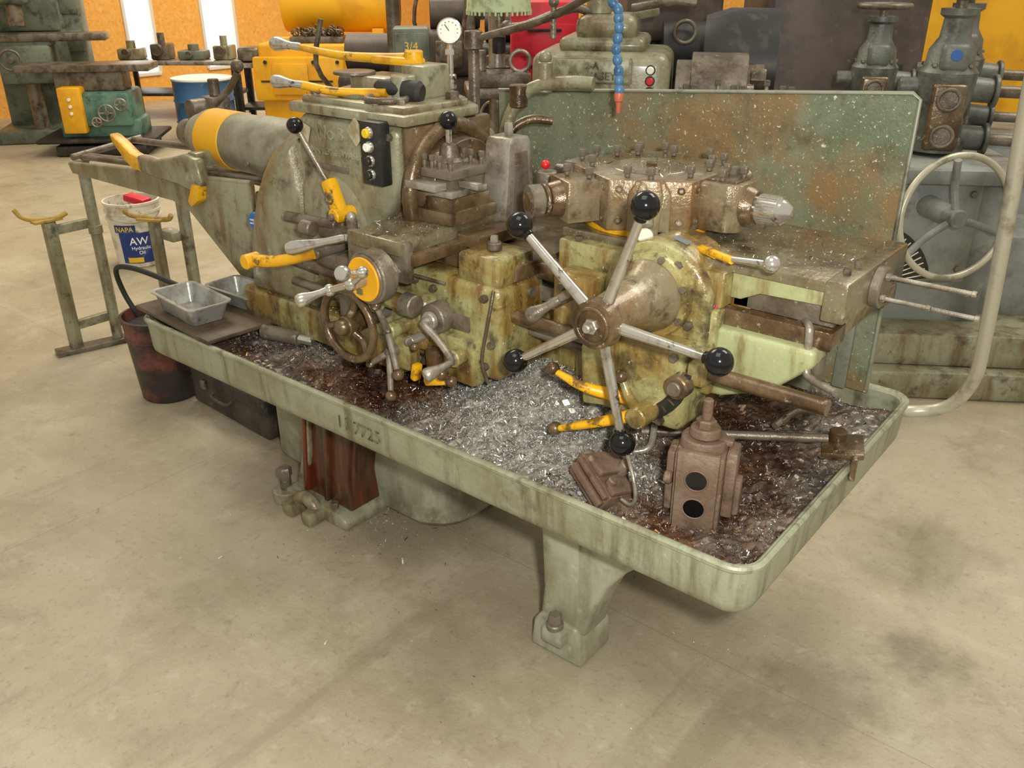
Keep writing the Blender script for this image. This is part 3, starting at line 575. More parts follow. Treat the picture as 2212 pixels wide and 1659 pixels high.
for a in range(-62,20,12): p.box((-.86+.12*cos(radians(a-20)),1.4575,.855+.12*sin(radians(a-20))),(.018,.002,.003),rot=(0,-(a-20),0),bev=0,mi=1)
p.done('index_plate',AP,'black curved feed index plate')
p=M(pink);p.rev([(0,.027),(.0025,.027)],(-.732,1.582,.962),(1,0,0),32);p.done('pink_sticker',AP,'round pink sale sticker')
text('SOLD\n1042','sticker_text',AP,(-.7292,1.582,.966),(0,1,0),(0,0,1),.009,whitepaint,.0002)
p=M(fadeblue);p.box((-.83,1.58,1.0895),(.035,.022,.001),rot=(0,14,0),bev=0);p.done('blue_sticker',AP)
hub=V((-.862,1.335,.977))
CW=M(brsteel,steel);CW.rev([(0,.03),(.004,.048),(.03,.051),(.036,.045),(.06,.034),(.065,.03)],hub+V((0,-.03,0)),(0,1,0),40,0)
CW.tor(hub+V((0,-.03,0)),(0,1,0),.035,.004,0);CW.hexb(hub+V((0,-.03,0)),(0,-1,0),.016,.008,1);CW.cyl(hub+V((0,-.038,0)),hub+V((0,-.052,0)),.009,mi=1)
CW=CW.done('capstan_hub',LA,'round brown hub of five spoke capstan wheel')
for a in (142,71,-3,-75,-146):
    d=V((cos(radians(a)),0,sin(radians(a))))
    p=M(chrome);p.cyl(hub+d*.045,hub+d*.235,.012,.0085,seg=20);p.done('capstan_spoke',CW)
    p=M(black,chrome);p.sph(hub+d*.253,.0265,seg=28);p.cyl(hub+d*.222,hub+d*.235,.012,mi=0);p.done('ball_knob',CW,'glossy black ball knob')
p=M(yellow,brsteel);p.tube([(-1.01,1.40,.805),(-.94,1.41,.785),(-.86,1.46,.765)],.010,smooth=4,rf=lambda t:.7+.9*t);p.sph((-1.02,1.40,.81),.015,mi=1);p.done('feed_lever',AP,'chipped yellow feed lever')
p=M(yellow,brsteel);p.tube([(-1.0,1.40,.67),(-.9,1.41,.715),(-.80,1.46,.755)],.010,smooth=4,rf=lambda t:.7+.9*t);p.sph((-1.01,1.40,.666),.016,mi=1);p.done('feed_lever',AP,'chipped yellow feed lever')
p=M(greenoil,brsteel);p.tube([(-.845,1.40,.835),(-.825,1.40,.80),(-.815,1.43,.76)],.009,smooth=4,rf=lambda t:.8+.8*t);p.sph((-.848,1.40,.842),.015,mi=1);p.cyl((-.81,1.40,.755),(-.81,1.48,.755),.024,mi=0);p.done('feed_lever',AP,'green trip lever')
p=M(greenoil,dsteel);p.cyl((-1.03,1.40,.955),(-1.03,1.52,.955),.012,mi=1);p.tube([(-.99,1.40,.985),(-1.03,1.39,.955)],.009,mi=1);egg(p,(-1.0,1.39,.975),(-1.06,1.36,.93),.018,mi=1);p.done('clamp_lever',AP)
p=M(yellow);p.tube([(-.80,1.61,1.070),(-.75,1.57,1.078),(-.70,1.54,1.082)],.008,smooth=4);p.box((-.775,1.59,1.072),(.07,.020,.010),rot=(0,0,-28),bev=.004);p.done('binder_lever',SD,'orange-yellow binder lever')
p=M(chrome);p.tube([(-.71,1.545,1.082),(-.62,1.52,1.095)],.0075,rf=lambda t:.8+.3*t);p.sph((-.61,1.517,1.098),.017);p.done('lever_handle',SD)
p=M(steel);p.tube([(-.57,1.62,.965),(-.545,1.58,.97),(-.54,1.575,.945),(-.535,1.57,.89),(-.52,1.56,.875),(-.46,1.53,.875)],.008,smooth=5);p.done('bent_handle',LA,'bent steel rod handle')
# --- splash guard
p=M(guardm,guardrim)
gp=[(-1.80,.60),(-.57,.60),(-.575,1.325),(-.59,1.337),(-1.80,1.25)]
p.prism(gp,'y',2.16,2.166,bev=0)
p.tube([(-1.80,2.16,1.252),(-.595,2.16,1.338),(-.578,2.16,1.325),(-.575,2.16,.61)],.005,mi=1,smooth=0)
p.b2(-.66,-.625,2.145,2.16,.60,.88,bev=.003,mi=1)
p.done('splash_guard',LA,'stained green sheet metal splash guard speckled with chips')
# --- coolant hose, pipe, gauge
hp=[(-1.235,1.95,1.315),(-1.24,1.95,1.36),(-1.25,1.95,1.41),(-1.245,1.95,1.46),(-1.25,1.95,1.50),(-1.28,1.95,1.53)]
p=M(bluep,orange,dsteel)
pts=[]
for a,b in zip(hp,hp[1:]):
    for k in range(2): pts.append(V(a).lerp(V(b),k/2))
for i,q in enumerate(pts):
    nx=pts[min(i+1,len(pts)-1)]-pts[max(i-1,0)];p.rev([(-.0125,.007),(-.006,.0115),(.004,.0125),(.0125,.008)],q,nx,16)
e=V(hp[0]);p.rev([(0,.011),(-.01,.013),(-.022,.011),(-.024,.008),(-.05,.005)],e+V((0,0,-.004)),(0,0,1),16,mi=1)
p.done('coolant_hose',LA,'segmented blue coolant hose with orange nozzle')
p=M(dsteel,greengrey,brsteel);p.tube([(-1.28,1.95,1.53),(-1.34,1.97,1.53),(-1.50,2.0,1.47),(-1.70,2.0,1.42),(-1.78,2.0,1.40)],.010,smooth=4);p.tube([(-1.76,2.0,1.40),(-1.76,2.0,1.0)],.016);p.cyl((-1.76,2.0,1.38),(-1.76,2.0,1.43),.026)
p.tube([(-1.62,1.95,1.10),(-1.60,1.97,1.22),(-1.55,2.0,1.29),(-1.45,2.03,1.31),(-1.38,2.05,1.31)],.018,mi=1,smooth=4);p.cyl((-1.52,2.02,1.28),(-1.52,2.02,1.36),.02,mi=1);p.sph((-1.52,2.02,1.37),.018,mi=1)
p.tube([(-1.64,1.96,1.00),(-1.62,1.98,1.15),(-1.58,2.02,1.2),(-1.52,2.06,1.20)],.013,mi=2,smooth=4)
p.cyl((-1.58,1.98,1.24),(-1.58,1.98,1.30),.026,mi=2);p.cyl((-1.48,2.0,1.42),(-1.48,2.0,1.5),.008);p.sph((-1.48,2.0,1.51),.014)
p.done('coolant_pipe',LA)
gd=V((.63,-.77,.1)).normalized();gc=V((-1.74,1.88,1.435))
p=M(chrome,cream,blackp);p.cyl(gc-gd*.012,gc+gd*.012,.034,mi=0,seg=36);p.cyl(gc+gd*.010,gc+gd*.0135,.029,mi=1,seg=36)
sx=V((.777,.629,0))
for a in range(-40,221,26):
    d=sx*cos(radians(a))+V((0,0,1))*sin(radians(a));p.box(gc+gd*.014+d*.023,(.002,.002,.002),bev=0,mi=2)
p.tube([gc+gd*.015,gc+gd*.015+(sx*-.6+V((0,0,.8)))*.02],.0012,mi=2,seg=6);p.tube([gc+V((0,0,-.03)),gc+V((0,0,-.25))],.009,mi=0);p.cyl(gc+V((0,0,-.15)),gc+V((0,0,-.11)),.016,mi=0);p.hexb(gc+V((0,0,-.06)),(0,0,1),.014,.015,0)
p.done('pressure_gauge',LA,'round white pressure gauge on chrome stem')
p=M(tubem);p.tube([(-.56,2.235,.53),(-.48,2.30,.52),(-.40,2.31,.56),(-.355,2.28,.66),(-.345,2.22,.80),(-.34,2.12,1.05),(-.335,2.0,1.32),(-.33,1.92,1.5),(-.35,1.92,1.62)],.0165,seg=16,smooth=6)
p.done('bent_conduit',LA,'thick bent grey steel tube')

# ================================================================= swarf
def G2(x,y,cx,cy,sx,sy): return np.exp(-((x-cx)/sx)**2-((y-cy)/sy)**2)
def hgt(x,y):
    z=.562+.115*G2(x,y,-1.15,1.60,.20,.13)+.05*G2(x,y,-1.28,1.46,.22,.12)+.035*G2(x,y,-1.75,1.5,.3,.12)+.02*G2(x,y,-.9,1.42,.3,.1)+.02*np.exp(-((y-1.6)/.06)**2)
    z+=.008*np.sin(x*37+y*11)*np.sin(y*41-x*7)+.005*np.sin(x*91)*np.cos(y*83)
    e=np.minimum(np.minimum(x-X0,X1-x),np.minimum(y-Y0,Y1-y))
    return z-.015*np.exp(-(e/.05)**2)
def silver(x,y):
    s=1.30*G2(x,y,-1.15,1.46,.31,.24)+.65*G2(x,y,-2.0,1.50,.32,.14)+.6*G2(x,y,-.55,2.02,.16,.2)+.85*G2(x,y,-.93,1.44,.13,.08)+.4*G2(x,y,-1.9,1.31,.5,.03)+.35*G2(x,y,-.52,1.6,.06,.4)
    s-=.85*G2(x,y,-1.58,1.42,.16,.08)
    return np.clip(s+.16*np.sin(x*23+y*9)*np.sin(y*31)+.08*np.sin(x*61)*np.sin(y*57+x*20),0,1)
nx,ny=220,100
gx=np.linspace(X0+.018,X1-.018,nx);gy=np.linspace(Y0+.018,Y1-.018,ny);GX,GY=np.meshgrid(gx,gy)
GZ=hgt(GX,GY)+rng.normal(0,.0018,GX.shape)
vs=np.stack([GX.ravel(),GY.ravel(),GZ.ravel()],1)
fc=[(j*nx+i,j*nx+i+1,(j+1)*nx+i+1,(j+1)*nx+i) for j in range(ny-1) for i in range(nx-1)]
sw=silver(vs[:,0],vs[:,1])[:,None]
patch=(.5+.5*np.sin(vs[:,0]*13+np.cos(vs[:,1]*17)*2))[:,None]
dark=np.array(lin((54,29,22))[:3])*(1-patch*.6)+np.array(lin((112,76,46))[:3])*patch*.6
colb=(dark*(1-sw)+np.array(lin((146,142,130))[:3])*sw)*rng.uniform(.45,1.4,(len(vs),1))
NF=90000
fx=rng.uniform(X0+.025,X1-.025,NF);fy=rng.uniform(Y0+.022,Y1-.03,NF)
k=rng.random(NF)<.38
fx[k]=rng.normal(-1.12,.24,k.sum());fy[k]=rng.normal(1.47,.12,k.sum())
k=rng.random(NF)<.22
fy[k]=rng.uniform(1.295,1.6,k.sum())
ok=(fx>X0+.03)&(fx<X1-.03)&(fy>Y0+.025)&(fy<Y1-.03)
fx=fx[ok];fy=fy[ok]
oilp=[(-1.58,1.41,.15,.07),(-1.95,1.36,.12,.04),(-.75,1.62,.12,.09),(-.62,1.80,.07,.1),(-1.40,1.33,.10,.035),(-.60,1.33,.07,.04)]
wet=np.zeros(len(fx))
for cx_,cy_,sx_,sy_ in oilp: wet=np.maximum(wet,G2(fx,fy,cx_,cy_,sx_,sy_))
keep=rng.random(len(fx))>wet*.70
fx=fx[keep];fy=fy[keep]
fz=hgt(fx,fy)+rng.uniform(.001,.008,len(fx))
def flakes(fx,fy,fz,fs,smin,smax):
    n=len(fx);A=rng.normal(size=(n,3));A/=np.linalg.norm(A,axis=1)[:,None];B=rng.normal(size=(n,3));B-=A*(A*B).sum(1)[:,None];B/=np.linalg.norm(B,axis=1)[:,None];C=np.cross(A,B)
    L=rng.uniform(smin,smax,n)[:,None]*(1+1.9*(rng.random(n)[:,None]<.06));W=L*rng.uniform(.18,.5,(n,1));cv=rng.uniform(.1,.7,(n,1))*L
    P=np.stack([fx,fy,fz],1);out=[]
    for t in (-1,-.33,.33,1):
        for s in (-1,1): out.append(P+A*L*t+B*W*s*.5+C*cv*(1-t*t))
    vv=np.stack(out,1).reshape(-1,3)
    b=np.arange(n)[:,None]*8;q=np.array([[0,2,3,1],[2,4,5,3],[4,6,7,5]])
    ff=(b[:,None,:]+q[None]).reshape(-1,4)
    r=rng.random(n);isS=r<(.22+.76*fs)
    bright=np.array(lin((246,243,236))[:3])[None]*(.10+.92*rng.random((n,1))**1.1);warm=np.array(lin((200,142,80))[:3])[None]*rng.uniform(.15,1.,(n,1));dk=np.array(lin((86,48,32))[:3])[None]*rng.uniform(.3,1.3,(n,1))
    cc=np.where(isS[:,None],bright,np.where((rng.random(n)<.38)[:,None],warm,dk))
    return vv,ff,np.repeat(cc,8,0)
vv,ff,cc=flakes(fx,fy,fz,silver(fx,fy),.0011,.0029)
def chip_mat():
    m=bpy.data.materials.new('metal_chips');m.use_nodes=True;N=m.node_tree.nodes;L=m.node_tree.links;b=N['Principled BSDF']
    a=N.new('ShaderNodeAttribute');a.attribute_name='chip';L.new(a.outputs['Color'],b.inputs['Base Color']);b.inputs['Metallic'].default_value=.35;b.inputs['Roughness'].default_value=.24;return m
CM=chip_mat()
def chipobj(name,vs,fs,col,label):
    me=bpy.data.meshes.new(name);me.from_pydata(vs.tolist(),[],[tuple(map(int,q)) for q in fs]);at=me.color_attributes.new('chip','FLOAT_COLOR','POINT')
    at.data.foreach_set('color',np.concatenate([col,np.ones((len(col),1))],1).astype(np.float32).ravel());me.materials.append(CM);me.update()
    return link(name,me,V((0,0,0)),None,label,'metal chips',None,'stuff')
allv=np.concatenate([vs,vv]);allf=fc+[tuple(q) for q in (ff+len(vs))]
allc=np.concatenate([colb,cc])
chipobj('metal_chips',allv,allf,allc,'heap of silver and oily brown metal turnings in the pan')
regs=[(-1.34,-1.14,1.60,1.95,.968,700),(-1.13,-.52,1.62,1.9,1.064,700),(-1.6,-1.4,1.36,1.5,1.034,120),(-2.2,-1.5,1.45,1.50,.72,300),(-1.4,-1.2,1.46,1.6,.94,80),(-1.12,-.92,1.66,1.86,1.190,180),(-1.93,-1.55,1.5,1.78,1.294,60)]
F=[(rng.uniform(a,b,n),rng.uniform(c,d,n),np.full(n,z)+.0015) for a,b,c,d,z,n in regs]
fx=np.concatenate([q[0] for q in F]);fy=np.concatenate([q[1] for q in F]);fz=np.concatenate([q[2] for q in F])
a,b,c=flakes(fx,fy,fz,np.full(len(fx),.5),.0012,.003);chipobj('metal_chips',a,b,c,'loose metal turnings scattered over the machine bed')
n=1300;fx=np.concatenate([rng.normal(-1.80,.10,700),rng.normal(-2.45,.08,350),rng.normal(-1.2,.6,250)]);fy=np.concatenate([rng.normal(1.60,.12,700),rng.normal(1.85,.06,350),rng.normal(1.4,.4,250)])
a,b,c=flakes(fx,fy,np.full(n,.004),np.full(n,.6),.0015,.004);chipobj('metal_chips',a,b,c,'loose metal turnings spilled on the concrete floor')

# ================================================================= loose things on the pan
p=M(woodd);p.box((-2.345,1.44,.618),(.44,.34,.014),rot=(0,0,-4),bev=.004);p.done('support_board',None,'dark oily board resting across the pan rim','board')
def tray(cx,cy,z,lx,ly,h,rot,label):
    p=M(alum)
    L=[rr(-lx/2*.82,lx/2*.82,-ly/2*.78,ly/2*.78,.015,0),rr(-lx/2,lx/2,-ly/2,ly/2,.02,h),rr(-lx/2-.008,lx/2+.008,-ly/2-.008,ly/2+.008,.025,h+.001),rr(-lx/2-.008,lx/2+.008,-ly/2-.008,ly/2+.008,.025,h+.005),rr(-lx/2+.003,lx/2-.003,-ly/2+.003,ly/2-.003,.018,h+.004),rr(-lx/2*.80,lx/2*.80,-ly/2*.76,ly/2*.76,.013,.003)]
    p.loops(L);p.done('loaf_pan',None,label,'metal tray',group='aluminium loaf pans',xf=Matrix.Translation((cx,cy,z))@Matrix.Rotation(radians(rot),4,'Z'))
tray(-2.36,1.355,.6265,.25,.13,.055,-6,'dull aluminium loaf pan at the pan corner')
tray(-2.33,1.520,.6265,.22,.12,.045,2,'dull aluminium loaf pan behind another tray')
p=M(dsteel,chrome);p.cyl((-2.10,1.42,.615),(-1.97,1.45,.615),.022);p.cyl((-1.97,1.45,.615),(-1.92,1.46,.615),.014,mi=1);p.done('steel_sleeve',None,'short grey steel sleeve lying beside the board','sleeve')
R1=Matrix.Translation((-.665,1.43,.563))@Matrix.Rotation(radians(18),4,'Z')@Matrix.Scale(1.14,4)
TH=thing('tool_post_holder',(-.665,1.43,.563),'rusty quick change tool post standing among chips','tool post')
p=M(rustb,black)
p.box((0,0,.075),(.085,.085,.15),bev=.004);p.prism([(-.036,.0),(.036,.0),(.036,.16),(-.036,.16)],'y',-.056,-.04,bev=.002)
p.box((.052,.0,.09),(.02,.05,.13),bev=.005);p.box((.066,.004,.06),(.012,.03,.07),bev=.004);p.box((-.05,0,.08),(.018,.05,.12),bev=.005)
p.cyl((-.06,-.03,.09),(-.045,-.03,.09),.012)
for z in (.052,.108):
    p.tor((0,-.0565,z),(0,1,0),.0195,.0016,seg=48);p.cyl((0,-.0570,z),(0,-.0555,z),.0185,mi=1,bev=0,seg=48)
p.done('tool_holder_body',TH,'rusty block with two round bores',xf=R1)
p=M(rustb);p.cyl((0,0,.15),(0,0,.170),.042,.04,seg=32);p.cyl((0,0,.170),(0,0,.188),.028,.026,seg=32);p.hexb((0,0,.188),(0,0,1),.018,.014);p.cyl((0,0,.200),(0,0,.240),.009);p.box((.03,0,.165),(.04,.02,.012),bev=.003);p.done('clamp_stud',TH,xf=R1)
T2=Matrix.Translation((-.86,1.37,.60))@Matrix.Rotation(radians(-20),4,'Z')@Matrix.Rotation(radians(28),4,'Y')@Matrix.Rotation(radians(-16),4,'X')
TH2=thing('tool_post_holder',(-.86,1.37,.565),'rusty tool post block lying tilted on chips','tool post')
p=M(rustb,black);p.box((0,0,0),(.12,.085,.06),bev=.006);p.box((0,-.048,.0),(.11,.014,.018),bev=.003);p.box((0,-.048,.024),(.11,.014,.012),bev=.003);p.box((-.02,0,.036),(.05,.08,.016),bev=.004);p.box((.045,0,.036),(.025,.08,.016),bev=.004);p.cyl((-.075,.0,0),(-.055,0,0),.02);p.cyl((.03,-.03,.036),(.03,-.03,.055),.010);p.box((.075,.02,.0),(.05,.06,.05),bev=.005);p.cyl((.0,.03,.03),(.0,.03,.06),.014)
p.done('tool_holder_body',TH2,xf=T2)
p=M(steel);p.tube([(-.80,1.36,.70),(-.765,1.335,.66),(-.755,1.33,.62),(-.765,1.325,.605),(-.785,1.325,.61)],.0045,smooth=5);p.done('bent_hook_rod',TH2,'thin bent steel rod')
p=M(dsteel,steel);p.tube([(-.90,1.60,.612),(-.54,1.80,.632)],.0105,seg=14);p.cyl((-.905,1.597,.612),(-.88,1.61,.613),.016,mi=0);p.done('pull_bar',None,'dark round steel bar lying across chips','steel bar')
p=M(brsteel,dsteel);p.box((-.505,1.80,.625),(.09,.10,.014),rot=(0,-6,20),bev=.004,mi=0);p.box((-.475,1.79,.605),(.014,.10,.055),rot=(0,0,20),bev=.003,mi=0);p.cyl((-.525,1.82,.62),(-.525,1.82,.65),.020);p.cyl((-.50,1.765,.622),(-.50,1.765,.64),.012);p.done('clamp_bracket',None,'oily clamp bracket hung on the pan rim','bracket')
p=M(dsteel,brsteel);p.tube([(-.64,1.98,.60),(-.665,1.92,.61),(-.68,1.84,.60)],.009,smooth=5);p.cyl((-.675,1.86,.60),(-.668,1.885,.606),.011,mi=1);p.done('grease_fitting',None,'small brass hose fitting lying in chips','hose fitting')
p=M(steel);p.tube([(-.90,1.52,.59),(-.86,1.56,.60),(-.855,1.57,.66)],.008,smooth=4);p.done('bent_wrench',None,'bent steel wrench standing in chips','wrench')

# ================================================================= floor things near
p=M(redbuck,rubber)
bc=(-3.15,1.655,0)
p.rev([(0,.108),(.006,.112),(.30,.135),(.33,.137),(.335,.145),(.35,.145),(.352,.133),(.33,.130),(.02,.106),(.018,.001)],bc,(0,0,1),44,cap=False)
p.rev([(0,.001),(0,.108)],bc,(0,0,1),44,cap=False);p.rev([(0,.128),(.004,.001)],(bc[0],bc[1],.31),(0,0,1),40,mi=1,cap=False)
p.rev([(0,.133),(.004,.138),(.008,.133)],(bc[0],bc[1],.26),(0,0,1),44)
p.done('pail',None,'sooty black and red plastic pail under the pan','bucket')
p=M(rubber);p.tube([(-3.2,1.60,.34),(-3.24,1.58,.44),(-3.22,1.56,.54),(-3.10,1.56,.57),(-2.95,1.58,.56),(-2.8,1.60,.54),(-2.6,1.62,.53)],.010,smooth=6);p.done('drain_hose',None,'black rubber hose looping above the pail','hose')
p=M(casem,dsteel);p.box((-2.74,1.78,.085),(.53,.25,.165),bev=.018,seg=3,rot=(0,0,-3));p.box((-2.74,1.78,.11),(.536,.256,.006),bev=.002,rot=(0,0,-3))
for x in (-2.9,-2.62): p.box((x,1.655,.11),(.03,.012,.035),bev=.003,mi=1)
p.tube([(-2.82,1.648,.10),(-2.81,1.63,.09),(-2.71,1.625,.09),(-2.70,1.645,.10)],.007,mi=0,smooth=3)
p.done('tool_case',None,'grimy black carrying case on the floor','case')
SS=thing('stock_stand',(-3.85,1.75,0),'grey steel bar stock stand with long foot','stand')
p=M(dsteel);p.box((-3.845,1.71,.012),(.07,.36,.024),rot=(0,0,-14),bev=.003);p.done('base',SS)
p=M(greengrey);p.tube([(-3.83,1.80,.02),(-3.83,1.80,.84)],.024,seg=20);p.cyl((-3.83,1.80,.80),(-3.83,1.80,.845),.03);p.cyl((-3.83,1.80,.52),(-3.83,1.80,.56),.03);p.done('post',SS)
p=M(greengrey);p.b2(-3.895,-3.855,1.60,1.65,.02,.60,bev=.004);p.b2(-3.89,-3.86,1.62,1.80,.54,.58,bev=.003);p.b2(-3.89,-3.86,1.62,1.80,.10,.14,bev=.003);p.done('post',SS)
p=M(hk);p.tube([(-3.93,1.52,.665),(-3.92,1.54,.63),(-3.89,1.58,.615),(-3.86,1.66,.615),(-3.85,1.70,.63)],.010,smooth=4);p.box((-3.875,1.62,.608),(.05,.12,.012),bev=.003);p.done('hook',SS,'worn yellow hook')
S2=thing('stock_stand',(-3.45,1.95,0),'grey steel post stand with yellow hook','stand')
p=M(greengrey);p.b2(-3.56,-3.52,1.90,1.94,.02,.60,bev=.004);p.b2(-3.45,-3.41,1.98,2.02,.02,.70,bev=.004);p.b2(-3.54,-3.43,1.93,1.99,.52,.56,bev=.003);p.done('post',S2)
p=M(dsteel);p.b2(-3.62,-3.35,1.88,2.04,0,.02,bev=.003);p.done('base',S2)
p=M(hk);p.tube([(-3.66,1.86,.64),(-3.64,1.87,.62),(-3.56,1.91,.61),(-3.48,1.95,.61),(-3.46,1.96,.63)],.011,smooth=4);p.box((-3.55,1.915,.606),(.12,.05,.012),rot=(0,0,25),bev=.003);p.done('hook',S2,'worn yellow hook')
bc=(-4.88,2.53)
OB=thing('oil_pail',(bc[0],bc[1],0),'dirty white hydraulic oil pail with blue label','bucket')
p=M(white,dsteel,redm);p.rev([(0,.125),(.006,.13),(.27,.146),(.272,.153),(.285,.153),(.287,.147),(.31,.148),(.312,.155),(.325,.155),(.327,.149),(.36,.150),(.362,.157),(.375,.157),(.376,.146),(.02,.125),(.018,.001)],(*bc,0),(0,0,1),48,cap=False);p.rev([(0,.125),(0,.001)],(*bc,.001),(0,0,1),48,cap=False)
p.box((bc[0]+.02,bc[1]+.03,.37),(.14,.08,.04),mi=2,rot=(0,10,20),bev=.01);p.done('pail_body',OB)
ca=atan2(-bc[1],-bc[0])
p=M(navy);p.rev([(0,.1355),(.18,.1455)],(*bc,.03),(0,0,1),24,cap=False,a0=degrees(ca)-42,a1=degrees(ca)+58);p.done('label',OB,'blue product label')
p=M(lbly);p.rev([(0,.1380),(.030,.1400)],(*bc,.035),(0,0,1),16,cap=False,a0=degrees(ca)-30,a1=degrees(ca)+5);p.done('label_band',OB,'yellow label band')
p=M(navy);p.rev([(0,.1475),(.045,.1492)],(*bc,.211),(0,0,1),16,cap=False,a0=degrees(ca)-50,a1=degrees(ca)-2);p.done('label_band',OB,'blue label header')
text('NAPA','label_text',OB,(0,0,.220),(1,0,0),(0,0,1),.028,lbly,.0004,1,bend=(bc[0],bc[1],.1503,ca-radians(26)))
text('AW','label_text',OB,(0,0,.142),(1,0,0),(0,0,1),.044,whitepaint,.0004,1,bend=(bc[0],bc[1],.1468,ca+radians(1)))
text('Hydraulic\nOil','label_text',OB,(0,0,.113),(1,0,0),(0,0,1),.020,whitepaint,.0004,1,bend=(bc[0],bc[1],.1455,ca+radians(4)))
p=M(steel);p.tube([(bc[0]+.15*cos(ca-1.5),bc[1]+.15*sin(ca-1.5),.33),(bc[0]+.165*cos(ca-.8),bc[1]+.165*sin(ca-.8),.29),(bc[0]+.17*cos(ca),bc[1]+.17*sin(ca),.275),(bc[0]+.165*cos(ca+.8),bc[1]+.165*sin(ca+.8),.29),(bc[0]+.15*cos(ca+1.5),bc[1]+.15*sin(ca+1.5),.33)],.002,smooth=5,seg=6);p.done('wire_handle',OB)

# ================================================================= background (shop aisle turned 39 degrees)
RA=radians(39)
def W(fw,la,z=0): return V((cos(radians(129))*fw+cos(RA)*la,sin(radians(129))*fw+sin(RA)*la,z))
def BX(fw,la,rot=0): return Matrix.Translation(W(fw,la))@Matrix.Rotation(RA+radians(rot),4,'Z')
T=BX(9.0,-3.02)
DR=thing('steel_drum',W(9.0,-3.02),'blue steel drum with white lid standing on floor','drum')
p=M(bluedr);p.rev([(0,.27),(.01,.28),(.18,.28),(.195,.29),(.21,.28),(.38,.28),(.395,.29),(.41,.28),(.57,.28),(.58,.287),(.59,.28)],(0,0,0),(0,0,1),48);p.done('drum_body',DR,xf=T)
p=M(cream);p.rev([(0,.27),(.002,.288),(.018,.288),(.022,.26),(.012,.25)],(0,0,.585),(0,0,1),48);p.done('lid',DR,'off-white lid',xf=T)
YM=thing('yellow_machine',W(8.1,-1.5),'large bright yellow machine cabinet with round tank','machine')
T=BX(8.1,-1.5)
p=M(yelclean,blackp);p.b2(-.62,.62,-.3,.5,.05,1.0,bev=.03,seg=3);p.b2(-.66,.1,-.36,-.28,.55,.9,bev=.02);p.b2(.1,.5,-.36,-.3,.2,.7,bev=.02);p.b2(-.7,.7,-.35,.5,0,.06,bev=.01,mi=1);p.b2(-.5,-.2,-.375,-.36,.6,.85,bev=.01)
for x in (-.55,-.15,.05): p.cyl((x,-.36,.86),(x,-.375,.86),.015,mi=1)
p.b2(-.6,.0,-.365,-.355,.70,.715,bev=0,mi=1);p.done('cabinet',YM,xf=T)
p=M(yelclean,blackp);p.cyl((-.45,.15,1.28),(.5,.15,1.28),.22,seg=40);p.cyl((.5,.15,1.28),(.52,.15,1.28),.2,mi=1,seg=40);p.b2(-.3,-.2,0,.3,1,1.1,bev=.01);p.b2(.3,.4,0,.3,1,1.1,bev=.01);p.done('tank',YM,'round yellow tank',xf=T)
p=M(dsteel);p.b2(-.35,.1,-.28,-.05,1.0,1.05,bev=.01)
for i in range(40):
    c=V((random.uniform(-.32,.07),random.uniform(-.26,-.08),1.06+random.random()*.05));p.tor(c,(random.random(),random.random(),random.random()+.1),.03,.006,seg=12,ss=6)
p.done('chain_heap',YM,'tangled dark chain heap',xf=T)
def bench(fw,la,w,d,h,nm,label):
    e=thing(nm,W(fw,la),label,'workbench');T=BX(fw,la)
    p=M(blackp,steel);p.b2(-w/2,w/2,-d/2,d/2,h-.04,h,bev=.005,mi=1);p.done('bench_top',e,xf=T)
    for sx in (-1,1):
        for sy in (-1,1):
            q=M(blackp);q.b2(sx*(w/2-.05)-.025,sx*(w/2-.05)+.025,sy*(d/2-.05)-.025,sy*(d/2-.05)+.025,0,h-.04,bev=.003);q.done('leg',e,xf=T)
    p=M(blackp);p.b2(-w/2+.03,w/2-.03,-d/2+.03,d/2-.03,.25,.28,bev=.003);p.done('shelf',e,xf=T);return T
T=bench(10.6,-3.75,1.4,.6,.62,'work_bench','dark steel workbench beside a bright window')
for i,(x,w,h,m_) in enumerate(((-.55,.25,.2,greengrey),(-.2,.2,.28,dsteel),(.15,.3,.16,sgreen),(.5,.2,.25,greengrey))):
    p=M(m_,dsteel);p.box((x,0,.62+h*.3),(w,.25,h*.6),bev=.02);p.cyl((x,-.13,.62+h*.4),(x,-.2,.62+h*.4),h*.22,mi=1);p.cyl((x,0,.62+h*.6),(x,0,.62+h),w*.2,mi=0);p.done('bench_vise',None,'greenish cast machine vise on workbench','vise',xf=T)
T=bench(9.5,-2.35,.9,.5,.70,'work_bench','dark workbench cluttered with parts beside yellow machine')
for x,h,m_ in ((-.3,.14,dsteel),(0,.2,paper),(.27,.12,yelclean)):
    p=M(m_,dsteel);p.box((x,0,.70+h/2),(.22,.25,h),bev=.03,seg=3);p.box((x,-.1,.70+h*.4),(.12,.12,h*.6),bev=.02,mi=1);p.done('parts_bin',None,'small bin of shop parts on workbench','bin',xf=T)
